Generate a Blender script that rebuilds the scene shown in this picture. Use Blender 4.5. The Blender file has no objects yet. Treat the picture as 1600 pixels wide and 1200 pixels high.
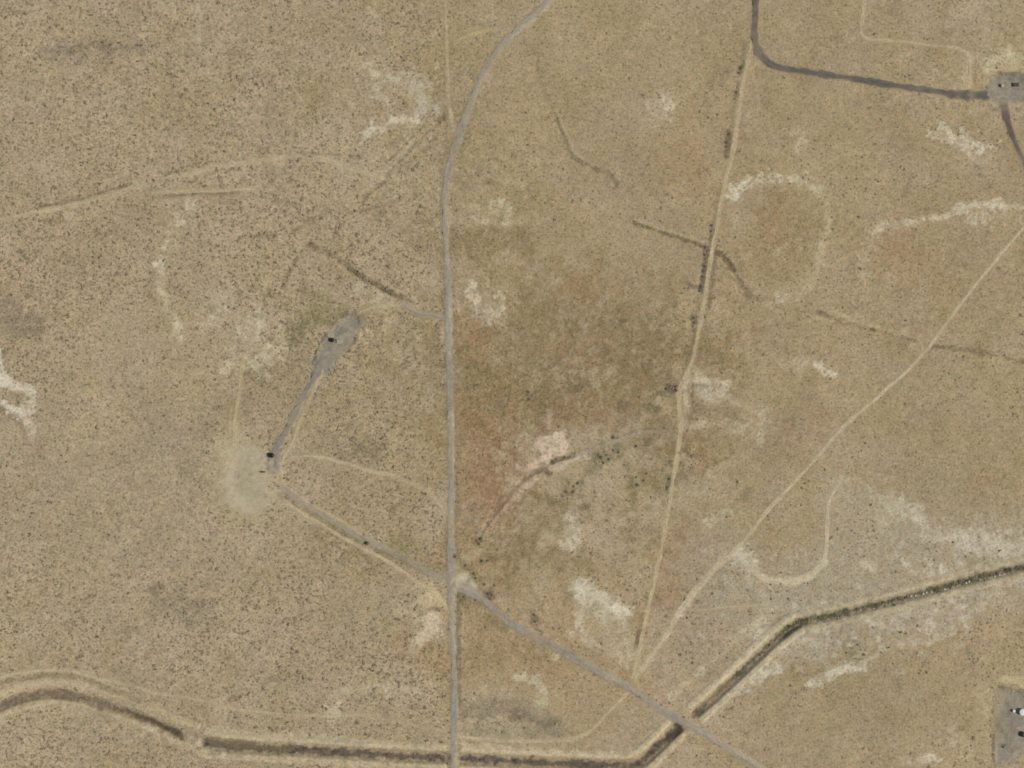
import bpy, bmesh, math, random
import numpy as np
from mathutils import Vector, Matrix

# ------------------------------------------------------------------ camera, sky, sun, exposure
SC = bpy.context.scene
COL = SC.collection
CAM_H = 3000.0
cam_d = bpy.data.cameras.new('camera')
cam = bpy.data.objects.new('camera', cam_d)
COL.objects.link(cam)
cam.location = (0, 0, CAM_H)
cam.rotation_euler = (0, 0, 0)
cam_d.sensor_width = 36.0
cam_d.lens = 36.0 * CAM_H / 1600.0
cam_d.clip_start = 1.0
cam_d.clip_end = 60000.0
SC.camera = cam

SUN_EL = math.radians(44)
SUN_AZ = math.radians(101)           # compass bearing of the sun: a little south of east
world = bpy.data.worlds.new('World')
SC.world = world
world.use_nodes = True
wt = world.node_tree
wt.nodes.clear()
wo = wt.nodes.new('ShaderNodeOutputWorld')
wb = wt.nodes.new('ShaderNodeBackground')
ws = wt.nodes.new('ShaderNodeTexSky')
ws.sky_type = 'NISHITA'
ws.sun_disc = False
ws.sun_elevation = SUN_EL
ws.sun_rotation = SUN_AZ
ws.dust_density = 1.6
wb.inputs['Strength'].default_value = 0.075
wt.links.new(ws.outputs[0], wb.inputs['Color'])
wt.links.new(wb.outputs[0], wo.inputs['Surface'])

sun_d = bpy.data.lights.new('sun', 'SUN')
sun_d.energy = 3.4
sun_d.angle = math.radians(0.5)
sun_d.color = (1.0, 0.95, 0.87)
sun = bpy.data.objects.new('sun', sun_d)
COL.objects.link(sun)
sdir = Vector((math.sin(SUN_AZ) * math.cos(SUN_EL), math.cos(SUN_AZ) * math.cos(SUN_EL), math.sin(SUN_EL)))
sun.rotation_euler = sdir.to_track_quat('Z', 'Y').to_euler()
sun.location = sdir * 500

SC.view_settings.view_transform = 'Standard'
SC.view_settings.look = 'None'
SC.view_settings.exposure = 0.0
SC.view_settings.gamma = 1.0
SC.view_settings.use_curve_mapping = False
SC.cycles.pixel_filter_type = 'BLACKMAN_HARRIS'
SC.cycles.filter_width = 1.75            # the soft optics of an aerial survey camera

# how bright a level white surface comes out under this sun and sky, per channel
GAIN = np.array([1.00, 1.00, 1.00])

rng = np.random.default_rng(11)
random.seed(5)

# ------------------------------------------------------------------ survey rasters (1 m cells)
X0, Y0, NX, NY = -140, -140, 1880, 1480      # map metres: x east from the west edge, y south from the north edge

def lin(c):
    c = np.array(c, float) / 255.0
    return np.where(c <= .04045, c / 12.92, ((c + .055) / 1.055) ** 2.4) / GAIN

def vnoise(scale, seed, nx=NX, ny=NY):
    r = np.random.default_rng(seed)
    gx, gy = int(nx / scale) + 4, int(ny / scale) + 4
    g = r.standard_normal((gy, gx)).astype(np.float32)
    def up(a, n, axis):
        t = (np.arange(n) / scale + 1).astype(np.float32)
        i = t.astype(int); f = t - i
        w = [(-.5*f + f*f - .5*f**3), (1 - 2.5*f*f + 1.5*f**3), (.5*f + 2*f*f - 1.5*f**3), (-.5*f*f + .5*f**3)]
        out = 0
        for k in range(4):
            sl = np.take(a, i - 1 + k, axis=axis)
            out = out + sl * (w[k][:, None] if axis == 0 else w[k][None, :])
        return out
    return up(up(g, ny, 0), nx, 1).astype(np.float32)

def fbm(scale, seed, octs=4, gain=.55):
    out = 0; a = 1.0; tot = 0
    for k in range(octs):
        out = out + a * vnoise(max(scale / 2**k, 1.5), seed + 17 * k)
        tot += a * a; a *= gain
    return out / math.sqrt(tot)

N_BIG = fbm(260, 1); N_MID = fbm(70, 2); N_S = fbm(22, 3, 4, .75); N_F = fbm(8, 4, 3, .8)
N_BIG2 = fbm(180, 5); N_MID2 = fbm(45, 6); N_S2 = fbm(16, 7, 4, .75); N_F2 = fbm(6, 9, 2, .9)

def sstep(t):
    t = np.clip(t, 0, 1)
    return t * t * (3 - 2 * t)

def catmull(pts, step=6.0):
    P = np.array(pts, float)
    if len(P) < 3:
        n = max(2, int(np.hypot(*(P[-1][:2] - P[0][:2])) / step) + 1)
        t = np.linspace(0, 1, n)[:, None]
        return P[0] * (1 - t) + P[-1] * t
    Q = np.vstack([2 * P[0] - P[1], P, 2 * P[-1] - P[-2]])
    out = []
    for i in range(1, len(Q) - 2):
        n = max(1, int(np.hypot(*(Q[i+1][:2] - Q[i][:2])) / step))
        for k in range(n):
            t = k / n
            out.append(.5 * (2*Q[i] + (Q[i+1]-Q[i-1])*t + (2*Q[i-1]-5*Q[i]+4*Q[i+1]-Q[i+2])*t*t + (3*Q[i]-Q[i-1]-3*Q[i+1]+Q[i+2])*t**3))
    out.append(P[-1])
    return np.array(out)

def dist_field(pts, reach, smooth=True):
    """distance to a line on the raster, only inside its neighbourhood"""
    P = catmull(pts, 8.0) if (smooth and len(pts) > 2) else np.array(pts, float)
    x0 = int(max(X0, P[:, 0].min() - reach)) - X0; x1 = int(min(X0 + NX, P[:, 0].max() + reach + 1)) - X0
    y0 = int(max(Y0, P[:, 1].min() - reach)) - Y0; y1 = int(min(Y0 + NY, P[:, 1].max() + reach + 1)) - Y0
    if x1 <= x0 or y1 <= y0: return None
    D = np.full((y1 - y0, x1 - x0), 1e6, np.float32)
    if len(P) == 1: P = np.vstack([P, P + .01])
    for a, b in zip(P[:-1], P[1:]):
        u0 = max(x0, int(min(a[0], b[0]) - reach) - X0); u1 = min(x1, int(max(a[0], b[0]) + reach + 2) - X0)
        v0 = max(y0, int(min(a[1], b[1]) - reach) - Y0); v1 = min(y1, int(max(a[1], b[1]) + reach + 2) - Y0)
        if u1 <= u0 or v1 <= v0: continue
        xs = np.arange(u0, u1)[None, :] + X0 - a[0]; ys = np.arange(v0, v1)[:, None] + Y0 - a[1]
        dx, dy = b[0] - a[0], b[1] - a[1]
        L = dx*dx + dy*dy + 1e-9
        t = np.clip((xs*dx + ys*dy) / L, 0, 1)
        d = np.sqrt((xs - t*dx)**2 + (ys - t*dy)**2)
        w = D[v0-y0:v1-y0, u0-x0:u1-x0]
        np.minimum(w, d, out=w)
    return D, slice(y0, y1), slice(x0, x1)

# ---- colours as they lie on the ground
SAND = (164, 147, 117); GOLD = (157, 139, 106); BROWN = (137, 117, 84); RED = (149, 117, 88); ROSE = (166, 134, 108)
GREEN = (122, 115, 80); DKGREEN = (101, 98, 76); PALE = (186, 173, 143); WHITE = (199, 189, 165); PINK = (193, 173, 148)
GREY = (150, 142, 128); GREYSOIL = (138, 127, 109); DARK = (104, 92, 72); BUFF = (178, 162, 126); OLIVE = (150, 139, 101)
ROADG = (150, 143, 128); BLACKTOP = (101, 94, 86); TRACK = (182, 165, 133); CHALK = (206, 196, 172); MUD = (92, 80, 70)

COLR = np.empty((NY, NX, 3), np.float32)
a = sstep(.5 + .35 * N_BIG)[..., None]
COLR[:] = lin(SAND)
COLR[:] = COLR * (1 - .25*a) + lin((160, 146, 112)) * .25*a
a = sstep(.35 * N_BIG2)[..., None]
COLR[:] = COLR * (1 - .4*a) + lin((161, 142, 113)) * .4*a
GRN = np.ones((NY, NX), np.float32)            # how coarse and spotty the surface is
BARE = np.ones((NY, NX), np.float32)
DENS = np.zeros((NY, NX), np.float32)          # how thickly scrub grows
H = (.9 * N_BIG + .35 * N_MID).astype(np.float32)
BASE = None

def paint(pts, w, col, al=.8, soft=6, rag=4, brk=.3, sm=True, grain=None, fine=.5):
    r = w + soft + 2.2 * rag
    res = dist_field(pts, r, sm)
    if res is None: return
    D, sy, sx = res
    if rag: D = D + rag * (.6 * N_S[sy, sx] + fine * N_F[sy, sx] + (.7 * N_MID2[sy, sx] if rag > 8 else 0))
    m = sstep(1 - (D - w) / max(soft, .5))
    m = m * al
    if brk: m = m * np.clip(1 - brk * (.4 + .75 * N_S2[sy, sx] + (.5 + .5 * fine) * N_F2[sy, sx]), 0, 1)
    if grain is not None: GRN[sy, sx] = GRN[sy, sx] * (1 - m) + grain * m
    m = m[..., None]
    COLR[sy, sx] = COLR[sy, sx] * (1 - m) + lin(col).astype(np.float32) * m

def scrub(pts, w, d, soft=30, rag=8, mode='add'):
    res = dist_field(pts, w + soft + 2 * rag)
    if res is None: return
    D, sy, sx = res
    D = D + rag * N_S[sy, sx]
    m = sstep(1 - (D - w) / soft)
    if mode == 'add': DENS[sy, sx] += d * m
    else: BARE[sy, sx] = np.minimum(BARE[sy, sx], 1 - m)

def relief(pts, w, h, soft=None, off=None):
    """off None: ridge (h>0) or cut (h<0) of half-width w; else a pair of banks at that distance"""
    res = dist_field(pts, w + (soft or w) + (off or 0) + 2)
    if res is None: return
    D, sy, sx = res
    if off is None: H[sy, sx] += h * sstep(1 - (D - w) / (soft or w))
    else: H[sy, sx] += h * np.exp(-((D - off) / w) ** 2)

# ---- broad ground tones
paint([(900, 60), (1250, 350), (1450, 750), (1500, 1150)], 260, GOLD, .75, 170, 40, .1)
paint([(760, 250), (760, 420), (800, 560)], 50, (160, 141, 108), .5, 70, 20, .2)
paint([(760, 1000), (900, 1000), (900, 1120)], 60, (160, 139, 104), .6, 80, 20, .2)
COLR *= (1 + .035 * N_MID + .03 * N_S + .02 * N_MID2)[..., None]
COLR[..., 2] *= 1 + .03 * N_MID2; COLR[..., 0] *= 1 + .008 * N_BIG2
BASE = COLR.copy()
GRN[:] = 1.1 - .18 * sstep((np.arange(NX) + X0 - 690) / 120.0)[None, :]
paint([(760, 590), (880, 560), (990, 560), (1030, 600)], 60, (131, 114, 81), .74, 90, 35, .3)
paint([(820, 460), (930, 450), (1020, 470)], 30, (146, 127, 93), .5, 60, 25, .45)
paint([(905, 455), (960, 445)], 10, (152, 124, 91), .5, 30, 12, .5)
paint([(880, 545), (950, 560)], 16, (146, 122, 90), .45, 40, 16, .5)
paint([(740, 640), (740, 760), (725, 840)], 28, (148, 121, 86), .7, 35, 14, .3)
paint([(790, 690), (800, 740)], 18, RED, .6, 34, 12, .4)
paint([(870, 655), (920, 650), (950, 650)], 16, (142, 115, 87), .55, 30, 12, .45)
paint([(760, 690), (775, 740), (780, 800)], 14, (140, 110, 80), .5, 30, 12, .35)
paint([(930, 560), (880, 640)], 10, (140, 112, 82), .4, 26, 12, .4)
paint([(745, 700), (760, 780)], 14, ROSE, .3, 30, 12, .4)
paint([(860, 690), (790, 790), (810, 850)], 14, (136, 110, 82), .5, 24, 12, .4)
paint([(730, 545), (760, 570)], 18, (138, 118, 84), .5, 30, 12, .4)
paint([(725, 480), (735, 560)], 12, (143, 118, 84), .5, 22, 10, .4)
paint([(1215, 350), (1215, 400)], 36, (147, 128, 92), .7, 30, 12, .35)
paint([(1198, 335), (1205, 380)], 6, (150, 121, 90), .35, 24, 10, .5)
paint([(1060, 850), (1110, 860)], 16, (146, 114, 84), .55, 30, 12, .4)
paint([(1080, 900), (1030, 930)], 10, (152, 122, 90), .5, 26, 10, .4)
paint([(1380, 380), (1430, 430)], 20, (156, 131, 98), .5, 40, 14, .5)
paint([(1250, 680), (1280, 650)], 14, (160, 130, 102), .4, 30, 12, .5)
paint([(1070, 230), (1080, 290)], 12, (160, 130, 98), .4, 36, 14, .5)
paint([(640, 1020), (690, 1030)], 12, (156, 132, 98), .55, 24, 9, .4)
paint([(615, 1005), (640, 1025)], 4, (150, 122, 90), .45, 14, 6, .4)
paint([(1230, 1010), (1260, 1060)], 10, (156, 134, 96), .5, 30, 10, .4)
paint([(870, 850), (980, 1040)], 14, (156, 134, 98), .3, 60, 14, .5)
paint([(760, 960), (850, 1040)], 24, (154, 130, 94), .5, 36, 14, .45)
paint([(660, 880), (560, 880), (480, 850)], 16, (150, 130, 96), .4, 40, 14, .4)
paint([(470, 600), (600, 620), (640, 700), (560, 800)], 50, (154, 137, 103), .5, 50, 20, .4)
paint([(560, 800), (640, 800)], 30, (158, 138, 106), .4, 40, 16, .4)
paint([(420, 640), (395, 620), (440, 560)], 18, (150, 131, 101), .55, 24, 10, .3)
paint([(700, 370), (820, 375)], 10, (138, 121, 84), .6, 18, 8, .4)
paint([(640, 360), (690, 372)], 6, (134, 121, 84), .5, 18, 8, .4)
paint([(740, 235), (820, 280), (780, 300)], 18, (152, 136, 100), .5, 40, 14, .5)
for (x, y) in [(505, 488), (525, 495), (485, 505), (455, 520)]:
    paint([(x, y)], 7, GREEN, .7, 16, 7, .4)
paint([(430, 470), (510, 480)], 10, (142, 131, 92), .5, 20, 9, .4)
paint([(390, 570), (405, 590)], 8, GREEN, .5, 14, 6, .4)
paint([(330, 610), (345, 640)], 14, (146, 132, 97), .4, 30, 9, .4)
paint([(560, 695), (590, 705)], 8, (114, 108, 76), .6, 16, 7, .4)
paint([(520, 690), (550, 710)], 8, (130, 120, 88), .5, 16, 7, .4)
# dark grey-green growth east of the wash
for (x, y, r) in [(945, 712, 12), (930, 720, 10), (962, 704, 9), (945, 690, 5), (893, 762, 12), (880, 775, 9), (905, 755, 8), (993, 752, 9), (1000, 712, 8), (860, 785, 8),
                  (1048, 722, 4), (1045, 758, 4), (825, 620, 5), (1047, 608, 6), (1070, 705, 4), (900, 600, 9), (780, 635, 10), (975, 635, 8), (1020, 640, 8), (1010, 690, 6)]:
    paint([(x, y)], r * .6, DKGREEN, .55, r * 1.2, 5, .35)
for (x, y, r) in [(1000, 560, 26), (960, 500, 20), (1010, 600, 20), (840, 620, 22), (880, 800, 30), (1020, 760, 26), (740, 620, 20), (830, 870, 20), (1090, 740, 20)]:
    paint([(x, y)], r * .5, (126, 113, 82), .45, r, 12, .5)
for k in range(70):        # mottling of the middle ground
    x = rng.uniform(715, 1200); y = rng.uniform(470, 980); r = rng.uniform(5, 15)
    paint([(x, y), (x + rng.uniform(-15, 15), y + rng.uniform(-12, 12))], r * .3, [(124, 112, 80), (150, 116, 86), (168, 148, 112), (140, 127, 88), (162, 130, 100)][k % 5], .38, r, 6, .5)
for k in range(60):        # reddish and golden grass patches of the east
    x = rng.uniform(1050, 1600); y = rng.uniform(0, 1190); r = rng.uniform(6, 20)
    paint([(x, y), (x + rng.uniform(-15, 15), y + rng.uniform(-15, 15))], r * .3, [(160, 128, 98), (150, 128, 92), (168, 152, 116), (150, 136, 98)][k % 4], .3, r, 7, .5)
for k in range(50):
    x = rng.uniform(0, 700); y = rng.uniform(0, 1190); r = rng.uniform(10, 30)
    paint([(x, y), (x + rng.uniform(-25, 25), y + rng.uniform(-15, 15))], r * .3, [(152, 136, 105), (170, 155, 118), (158, 140, 112), (150, 140, 110)][k % 4], .32, r, 9, .5)
# greyer, stonier ground in the south-east
for p_, w_, al_ in [([(1200, 930), (1290, 915), (1400, 890), (1600, 850)], 34, .5), ([(1200, 1010), (1300, 985), (1440, 950), (1600, 912)], 26, .6), ([(1320, 770), (1400, 810), (1500, 850)], 16, .5), ([(1080, 1000), (1150, 930)], 14, .3)]:
    paint(p_, w_, (172, 160, 134), al_, 28, 12, .45, fine=.8)
paint([(1120, 880), (1200, 960), (1290, 900), (1400, 860), (1560, 870)], 30, (162, 150, 126), .7, 50, 16, .35)
paint([(1330, 800), (1420, 840)], 26, (164, 151, 125), .6, 40, 14, .35)
paint([(1100, 960), (1080, 1010), (1120, 1030)], 14, (150, 136, 112), .5, 26, 9, .4)
paint([(1240, 1010), (1340, 960), (1500, 930)], 24, (164, 152, 128), .75, 26, 12, .3)
paint([(1300, 985), (1320, 960)], 10, (146, 132, 112), .5, 22, 8, .4)
# grey scrubby patches of the west
paint([(70, 80), (125, 78), (225, 74)], 5, (133, 121, 104), .6, 13, 7, .5)
paint([(110, 75), (185, 68)], 2, (114, 102, 82), .5, 7, 4, .5)
paint([(15, 480), (45, 500)], 10, (132, 118, 102), .6, 22, 8, .45)
paint([(20, 505), (50, 520)], 6, (134, 122, 96), .5, 20, 8, .45)
paint([(255, 940), (310, 955)], 14, (134, 124, 104), .6, 24, 9, .45)
paint([(240, 925), (250, 918)], 5, (112, 102, 78), .5, 8, 4, .4)
paint([(230, 860), (300, 700), (200, 760)], 20, (154, 141, 114), .4, 60, 16, .4)
paint([(240, 680), (280, 690)], 16, (150, 136, 112), .5, 40, 14, .4)
paint([(470, 245), (410, 235)], 3, (122, 110, 84), .5, 6, 4, .6)
paint([(495, 240), (560, 245)], 2, (126, 112, 86), .4, 5, 4, .7)
paint([(8, 548), (4, 570), (14, 588)], 1.5, (116, 106, 82), .7, 5, 2, .3)
paint([(0, 640), (20, 650), (38, 668)], 3, (136, 120, 96), .7, 6, 3, .3)
paint([(40, 665), (60, 690)], 3, (146, 128, 102), .5, 9, 4, .3)

# ---- pale bare soil
def pale(pts, w, col=PALE, al=.75, soft=5, rag=4, brk=.35):
    paint(pts, w, col, al * .45, soft * 1.3, rag * 1.2, brk * .6)
    paint(pts, w * .9, tuple(min(255, c * 1.03) for c in col), min(1, al * 1.12), soft * .6, rag * 1.35, min(.85, brk * 1.7), grain=.8, fine=1.0)
    scrub(pts, w, 0, 6, 3, 'set')
# north-centre crescent
pale([(555, 95), (580, 110), (610, 125)], 5, (182, 168, 132), .58, 14, 7)
pale([(590, 150), (595, 130), (620, 125), (645, 138), (662, 160), (668, 175)], 6, (178, 168, 144), .6, 12, 7)
pale([(572, 208), (580, 200), (600, 199), (612, 190), (630, 190), (655, 185)], 2.5, WHITE, .75, 5, 4, .35)
pale([(612, 185), (640, 186), (652, 182)], 3, WHITE, .6, 5, 4, .4)
pale([(636, 200), (650, 193), (657, 190)], 3, WHITE, .6, 5, 4, .4)
pale([(572, 205), (574, 214)], 1.5, WHITE, .7, 3, 2, .1); pale([(582, 188), (581, 198)], 1, WHITE, .6, 3, 2, .1)
pale([(640, 205), (645, 212)], 2, PALE, .6, 4, 3)
pale([(655, 175), (680, 170)], 4, (170, 160, 142), .5, 9, 5)
pale([(640, 212), (625, 240)], 4, (172, 158, 130), .5, 9, 6); pale([(615, 245), (600, 280)], 4, (170, 156, 130), .4, 9, 6)
# small ones in the north
pale([(1038, 152), (1045, 158), (1040, 172)], 5, (196, 184, 156), .8, 9, 5, .25)
pale([(1022, 165), (1050, 160)], 4, PALE, .5, 8, 5)
pale([(1025, 185), (1020, 190)], 4, PALE, .3, 12, 5)
pale([(1250, 205), (1253, 226)], 4, PALE, .4, 12, 5); pale([(1252, 222)], 3, (190, 175, 150), .5, 6, 4)
pale([(308, 5), (309, 65)], 2.5, (174, 164, 136), .5, 5, 2, .3)
pale([(245, 8), (268, 14), (272, 26)], 3, (178, 164, 134), .5, 7, 4); pale([(325, 112)], 2, PALE, .5, 4, 2)
pale([(580, 15), (585, 25)], 3, (174, 160, 130), .4, 9, 4)
pale([(1470, 205), (1485, 215), (1520, 228), (1545, 240)], 3, (190, 178, 152), .6, 8, 6)
pale([(1480, 208), (1486, 222)], 1.5, WHITE, .6, 4, 3); pale([(1520, 220), (1535, 235)], 2, WHITE, .55, 5, 4)
pale([(1500, 245), (1540, 250)], 2, PALE, .4, 10, 6)
pale([(1550, 95), (1570, 92), (1598, 96)], 5, (184, 172, 138), .65, 9, 5, .2)
pale([(1540, 108), (1552, 92), (1575, 82)], 4, (186, 174, 142), .6, 7, 4, .2)
pale([(1560, 105), (1600, 105)], 6, (172, 158, 122), .6, 7, 4, .2)
pale([(1515, 95), (1510, 115), (1510, 140)], 4, (184, 168, 134), .5, 8, 3, .2)
# ring in the north-east
pale([(1146, 296), (1165, 288), (1190, 280), (1215, 275), (1240, 280), (1265, 290), (1280, 300)], 4, (188, 176, 146), .75, 6, 4, .3)
pale([(1160, 290), (1235, 278)], 2, WHITE, .4, 4, 3)
pale([(1280, 300), (1290, 320), (1294, 350), (1285, 380)], 3, (174, 158, 126), .55, 7, 4, .4)
pale([(1146, 312), (1142, 305)], 3, WHITE, .6, 7, 4); pale([(1147, 355), (1150, 345)], 2, PALE, .5, 6, 4)
pale([(1140, 330), (1155, 380), (1180, 430)], 2, (170, 152, 118), .4, 7, 4)
pale([(1285, 380), (1278, 420), (1265, 450), (1240, 465)], 2.5, (172, 156, 126), .45, 7, 4)
pale([(1220, 462), (1228, 470), (1245, 468)], 2, WHITE, .55, 4, 3); pale([(1215, 455), (1232, 450)], 2, PALE, .5, 5, 3)
pale([(1195, 475), (1220, 478)], 2, PALE, .4, 5, 3)
# long pale scarp
pale([(1366, 362), (1380, 353), (1410, 348), (1440, 345), (1475, 338), (1490, 328), (1515, 321), (1560, 322), (1620, 325)], 2.5, (188, 176, 144), .75, 5, 3, .25)
pale([(1490, 328), (1530, 320), (1620, 326)], 4, (192, 180, 150), .6, 5, 3, .2)
for x in (1513, 1519, 1526, 1536, 1541, 1571):
    pale([(x, 330), (x - 1, 350)], 1, (190, 178, 148), .6, 2.5, 1, .1)
pale([(1366, 362), (1362, 380), (1350, 405), (1352, 430)], 3, (176, 162, 130), .45, 9, 6, .5)
pale([(1540, 338), (1600, 345)], 3, PALE, .35, 10, 5)
pale([(1276, 570), (1288, 578), (1300, 586)], 4, (198, 188, 160), .85, 6, 3, .15)
pale([(1245, 556), (1262, 564)], 2, PALE, .5, 6, 4); pale([(1225, 565), (1250, 575)], 2, PALE, .3, 10, 4)
# mid-west clearings
pale([(760, 330), (790, 330), (795, 345)], 4, (176, 164, 130), .6, 8, 6); pale([(765, 345), (745, 345)], 3, PALE, .5, 8, 5); pale([(778, 318), (795, 325)], 2, PALE, .6, 5, 3)
pale([(735, 450), (740, 462), (735, 440)], 3, WHITE, .55, 8, 5); pale([(745, 488), (770, 490), (782, 482)], 4, WHITE, .6, 7, 5)
pale([(770, 450), (783, 465), (780, 485)], 2, PALE, .45, 7, 5); pale([(740, 465), (750, 480)], 3, PALE, .5, 9, 5)
pale([(340, 470), (370, 490), (385, 510), (390, 530)], 14, (166, 155, 124), .55, 24, 10, .4)
pale([(385, 510), (400, 500), (408, 530)], 4, (182, 170, 138), .6, 7, 5); pale([(355, 575), (375, 560), (395, 570), (415, 580)], 3, (186, 174, 142), .6, 7, 5, .5)
pale([(390, 535), (410, 545), (420, 560)], 5, (174, 162, 130), .5, 9, 6, .5)
pale([(420, 545), (440, 560)], 3, PALE, .4, 8, 5)
pale([(290, 320), (285, 345), (262, 380), (250, 420)], 2.5, (176, 163, 130), .5, 7, 5, .5)
pale([(252, 425), (250, 410)], 2, WHITE, .55, 4, 3); pale([(275, 345), (283, 350)], 3, PALE, .6, 5, 4); pale([(260, 365), (268, 372)], 2, PALE, .55, 5, 4)
pale([(250, 460), (262, 480), (280, 520)], 2, (172, 160, 128), .4, 8, 5); pale([(279, 508), (285, 528)], 1.5, PALE, .55, 4, 3)
pale([(110, 340), (115, 350)], 3, PALE, .4, 7, 4); pale([(295, 310), (300, 330)], 5, (176, 164, 134), .5, 8, 5)
pale([(350, 480), (320, 510)], 4, PALE, .3, 14, 6)
for p_, w_, al_ in [([(298, 312), (292, 330), (283, 348), (270, 352)], 2.5, .4), ([(268, 350), (262, 372), (256, 392), (250, 415), (252, 432)], 1.6, .38), ([(252, 432), (250, 455), (258, 478), (272, 500), (282, 526)], 1.2, .3),
                   ([(345, 455), (352, 480), (368, 492), (375, 515), (385, 530)], 3, .5), ([(400, 480), (410, 505), (405, 530), (418, 548), (412, 572)], 2.2, .6), ([(356, 580), (362, 566), (378, 556), (392, 562), (398, 574)], 2.2, .65), ([(330, 500), (350, 520), (362, 545)], 2, .4),
                   ([(430, 500), (442, 520), (438, 545)], 1.6, .45), ([(572, 206), (590, 200), (612, 192), (640, 188), (655, 192)], 2.4, .6), ([(560, 100), (585, 118), (600, 140), (606, 158)], 3, .35),
                   ([(552, 1078), (535, 1082), (527, 1096), (519, 1116)], 3.4, .6), ([(560, 1076), (600, 1072), (650, 1078)], 3, .35), ([(742, 445), (738, 462), (745, 478), (762, 490), (780, 485), (784, 466), (774, 450)], 2, .5), ([(762, 322), (778, 318), (796, 330), (800, 346), (784, 350)], 2, .5)]:
    pale(p_, w_, (190, 178, 148), al_, 5, 3.5, .45)
# far-west chalky patch
pale([(0, 590), (20, 602), (40, 605), (50, 615), (46, 635), (36, 650)], 5, (196, 184, 160), .85, 5, 4, .15)
pale([(8, 630), (20, 640), (30, 645)], 4, WHITE, .75, 4, 3, .15); pale([(40, 650), (47, 668), (50, 680)], 3.5, (190, 174, 150), .7, 5, 3, .25)
pale([(0, 545), (3, 575), (12, 590)], 2.5, WHITE, .7, 4, 2, .1); pale([(-10, 575), (3, 598)], 5, CHALK, .7, 5, 2, .1)
for (x, y) in [(26, 630), (17, 615), (44, 622), (28, 620)]: paint([(x, y)], 2.5, (140, 128, 96), .7, 3, 2, .1)
# round clearing by the well track
for w_, c_, al_, so_ in [(40, (170, 156, 124), .5, 20), (30, (179, 166, 138), .8, 9)]:
    paint([(382, 728), (386, 770)], w_, c_, al_, so_, 3, .12, grain=.25)
paint([(362, 720), (357, 745), (364, 772), (385, 792)], 5, (189, 177, 150), .6, 7, 2, .15, grain=.2)
paint([(390, 735), (384, 755), (398, 775)], 9, (166, 156, 126), .6, 10, 3, .2, grain=.3)
paint([(375, 735), (372, 755), (380, 768)], 1.5, (158, 148, 118), .5, 3, 1.5, .3)
paint([(392, 741)], 2, (132, 122, 96), .6, 2, 1, .1)
paint([(350, 800), (390, 818)], 6, (172, 158, 114), .4, 16, 6, .3)
scrub([(382, 728), (386, 770)], 34, 0, 8, 2, 'set')
pale([(350, 690), (350, 730), (362, 700)], 5, (172, 160, 124), .6, 9, 4, .2)
pale([(420, 775), (430, 770)], 8, (172, 158, 128), .6, 8, 4, .2)
# centre
pale([(845, 700), (850, 690), (875, 682), (880, 695), (862, 705), (845, 720), (828, 728)], 5, PINK, .85, 4, 3, .15)
pale([(868, 682), (878, 690), (878, 705)], 4, (198, 178, 150), .7, 4, 2, .1)
pale([(826, 680), (832, 700)], 2, PINK, .5, 5, 3); pale([(812, 702), (815, 708)], 2, PINK, .6, 4, 2); pale([(835, 725), (828, 735)], 4, (186, 160, 130), .6, 6, 4)
pale([(810, 730), (822, 735)], 2, PINK, .5, 5, 4); pale([(858, 645), (860, 670)], 1.5, PINK, .3, 6, 3)
pale([(862, 732), (880, 728), (895, 718), (915, 712)], 2.5, (184, 168, 144), .7, 4, 3, .2)
pale([(838, 748), (828, 757)], 2.5, PINK, .6, 4, 3, .3); pale([(818, 760), (808, 778)], 1.5, PINK, .5, 4, 3)
pale([(890, 810), (897, 835), (890, 850)], 6, (190, 178, 150), .75, 7, 5, .25)
pale([(893, 850), (895, 862)], 3, (188, 176, 148), .7, 5, 3); pale([(868, 815), (855, 835), (845, 855)], 2.5, (186, 168, 134), .55, 6, 4, .4)
pale([(900, 820), (905, 830)], 3, WHITE, .5, 4, 3)
pale([(905, 915), (920, 925), (945, 945), (965, 955)], 12, (188, 178, 152), .85, 9, 5, .15)
pale([(908, 918), (913, 940)], 7, (194, 184, 158), .6, 7, 4, .2); pale([(955, 948), (970, 957)], 6, (206, 196, 170), .7, 5, 3, .1)
pale([(905, 950), (908, 985), (915, 992)], 4, (188, 176, 150), .65, 8, 5, .3); pale([(940, 975), (965, 1000), (985, 1015)], 14, (174, 162, 134), .6, 16, 7, .35)
pale([(895, 995), (930, 1005), (975, 1028)], 2.5, (182, 168, 138), .5, 6, 4)
pale([(815, 1060), (840, 1065), (850, 1090), (838, 1115)], 3.5, (180, 168, 138), .6, 8, 5, .4); pale([(808, 1056), (825, 1062)], 2, (190, 178, 146), .5, 4, 3)
pale([(845, 1078), (842, 1098)], 5, (182, 170, 140), .5, 9, 5, .3); pale([(780, 1085), (810, 1090)], 3, (174, 158, 126), .5, 7, 5)
paint([(725, 1112), (770, 1105), (820, 1112), (870, 1138)], 9, (130, 120, 99), .65, 12, 5, .3)
paint([(740, 1140), (860, 1140)], 6, (134, 126, 100), .5, 10, 4, .3)
paint([(800, 1115), (865, 1135)], 3, (112, 102, 86), .5, 7, 4, .3)
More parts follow.
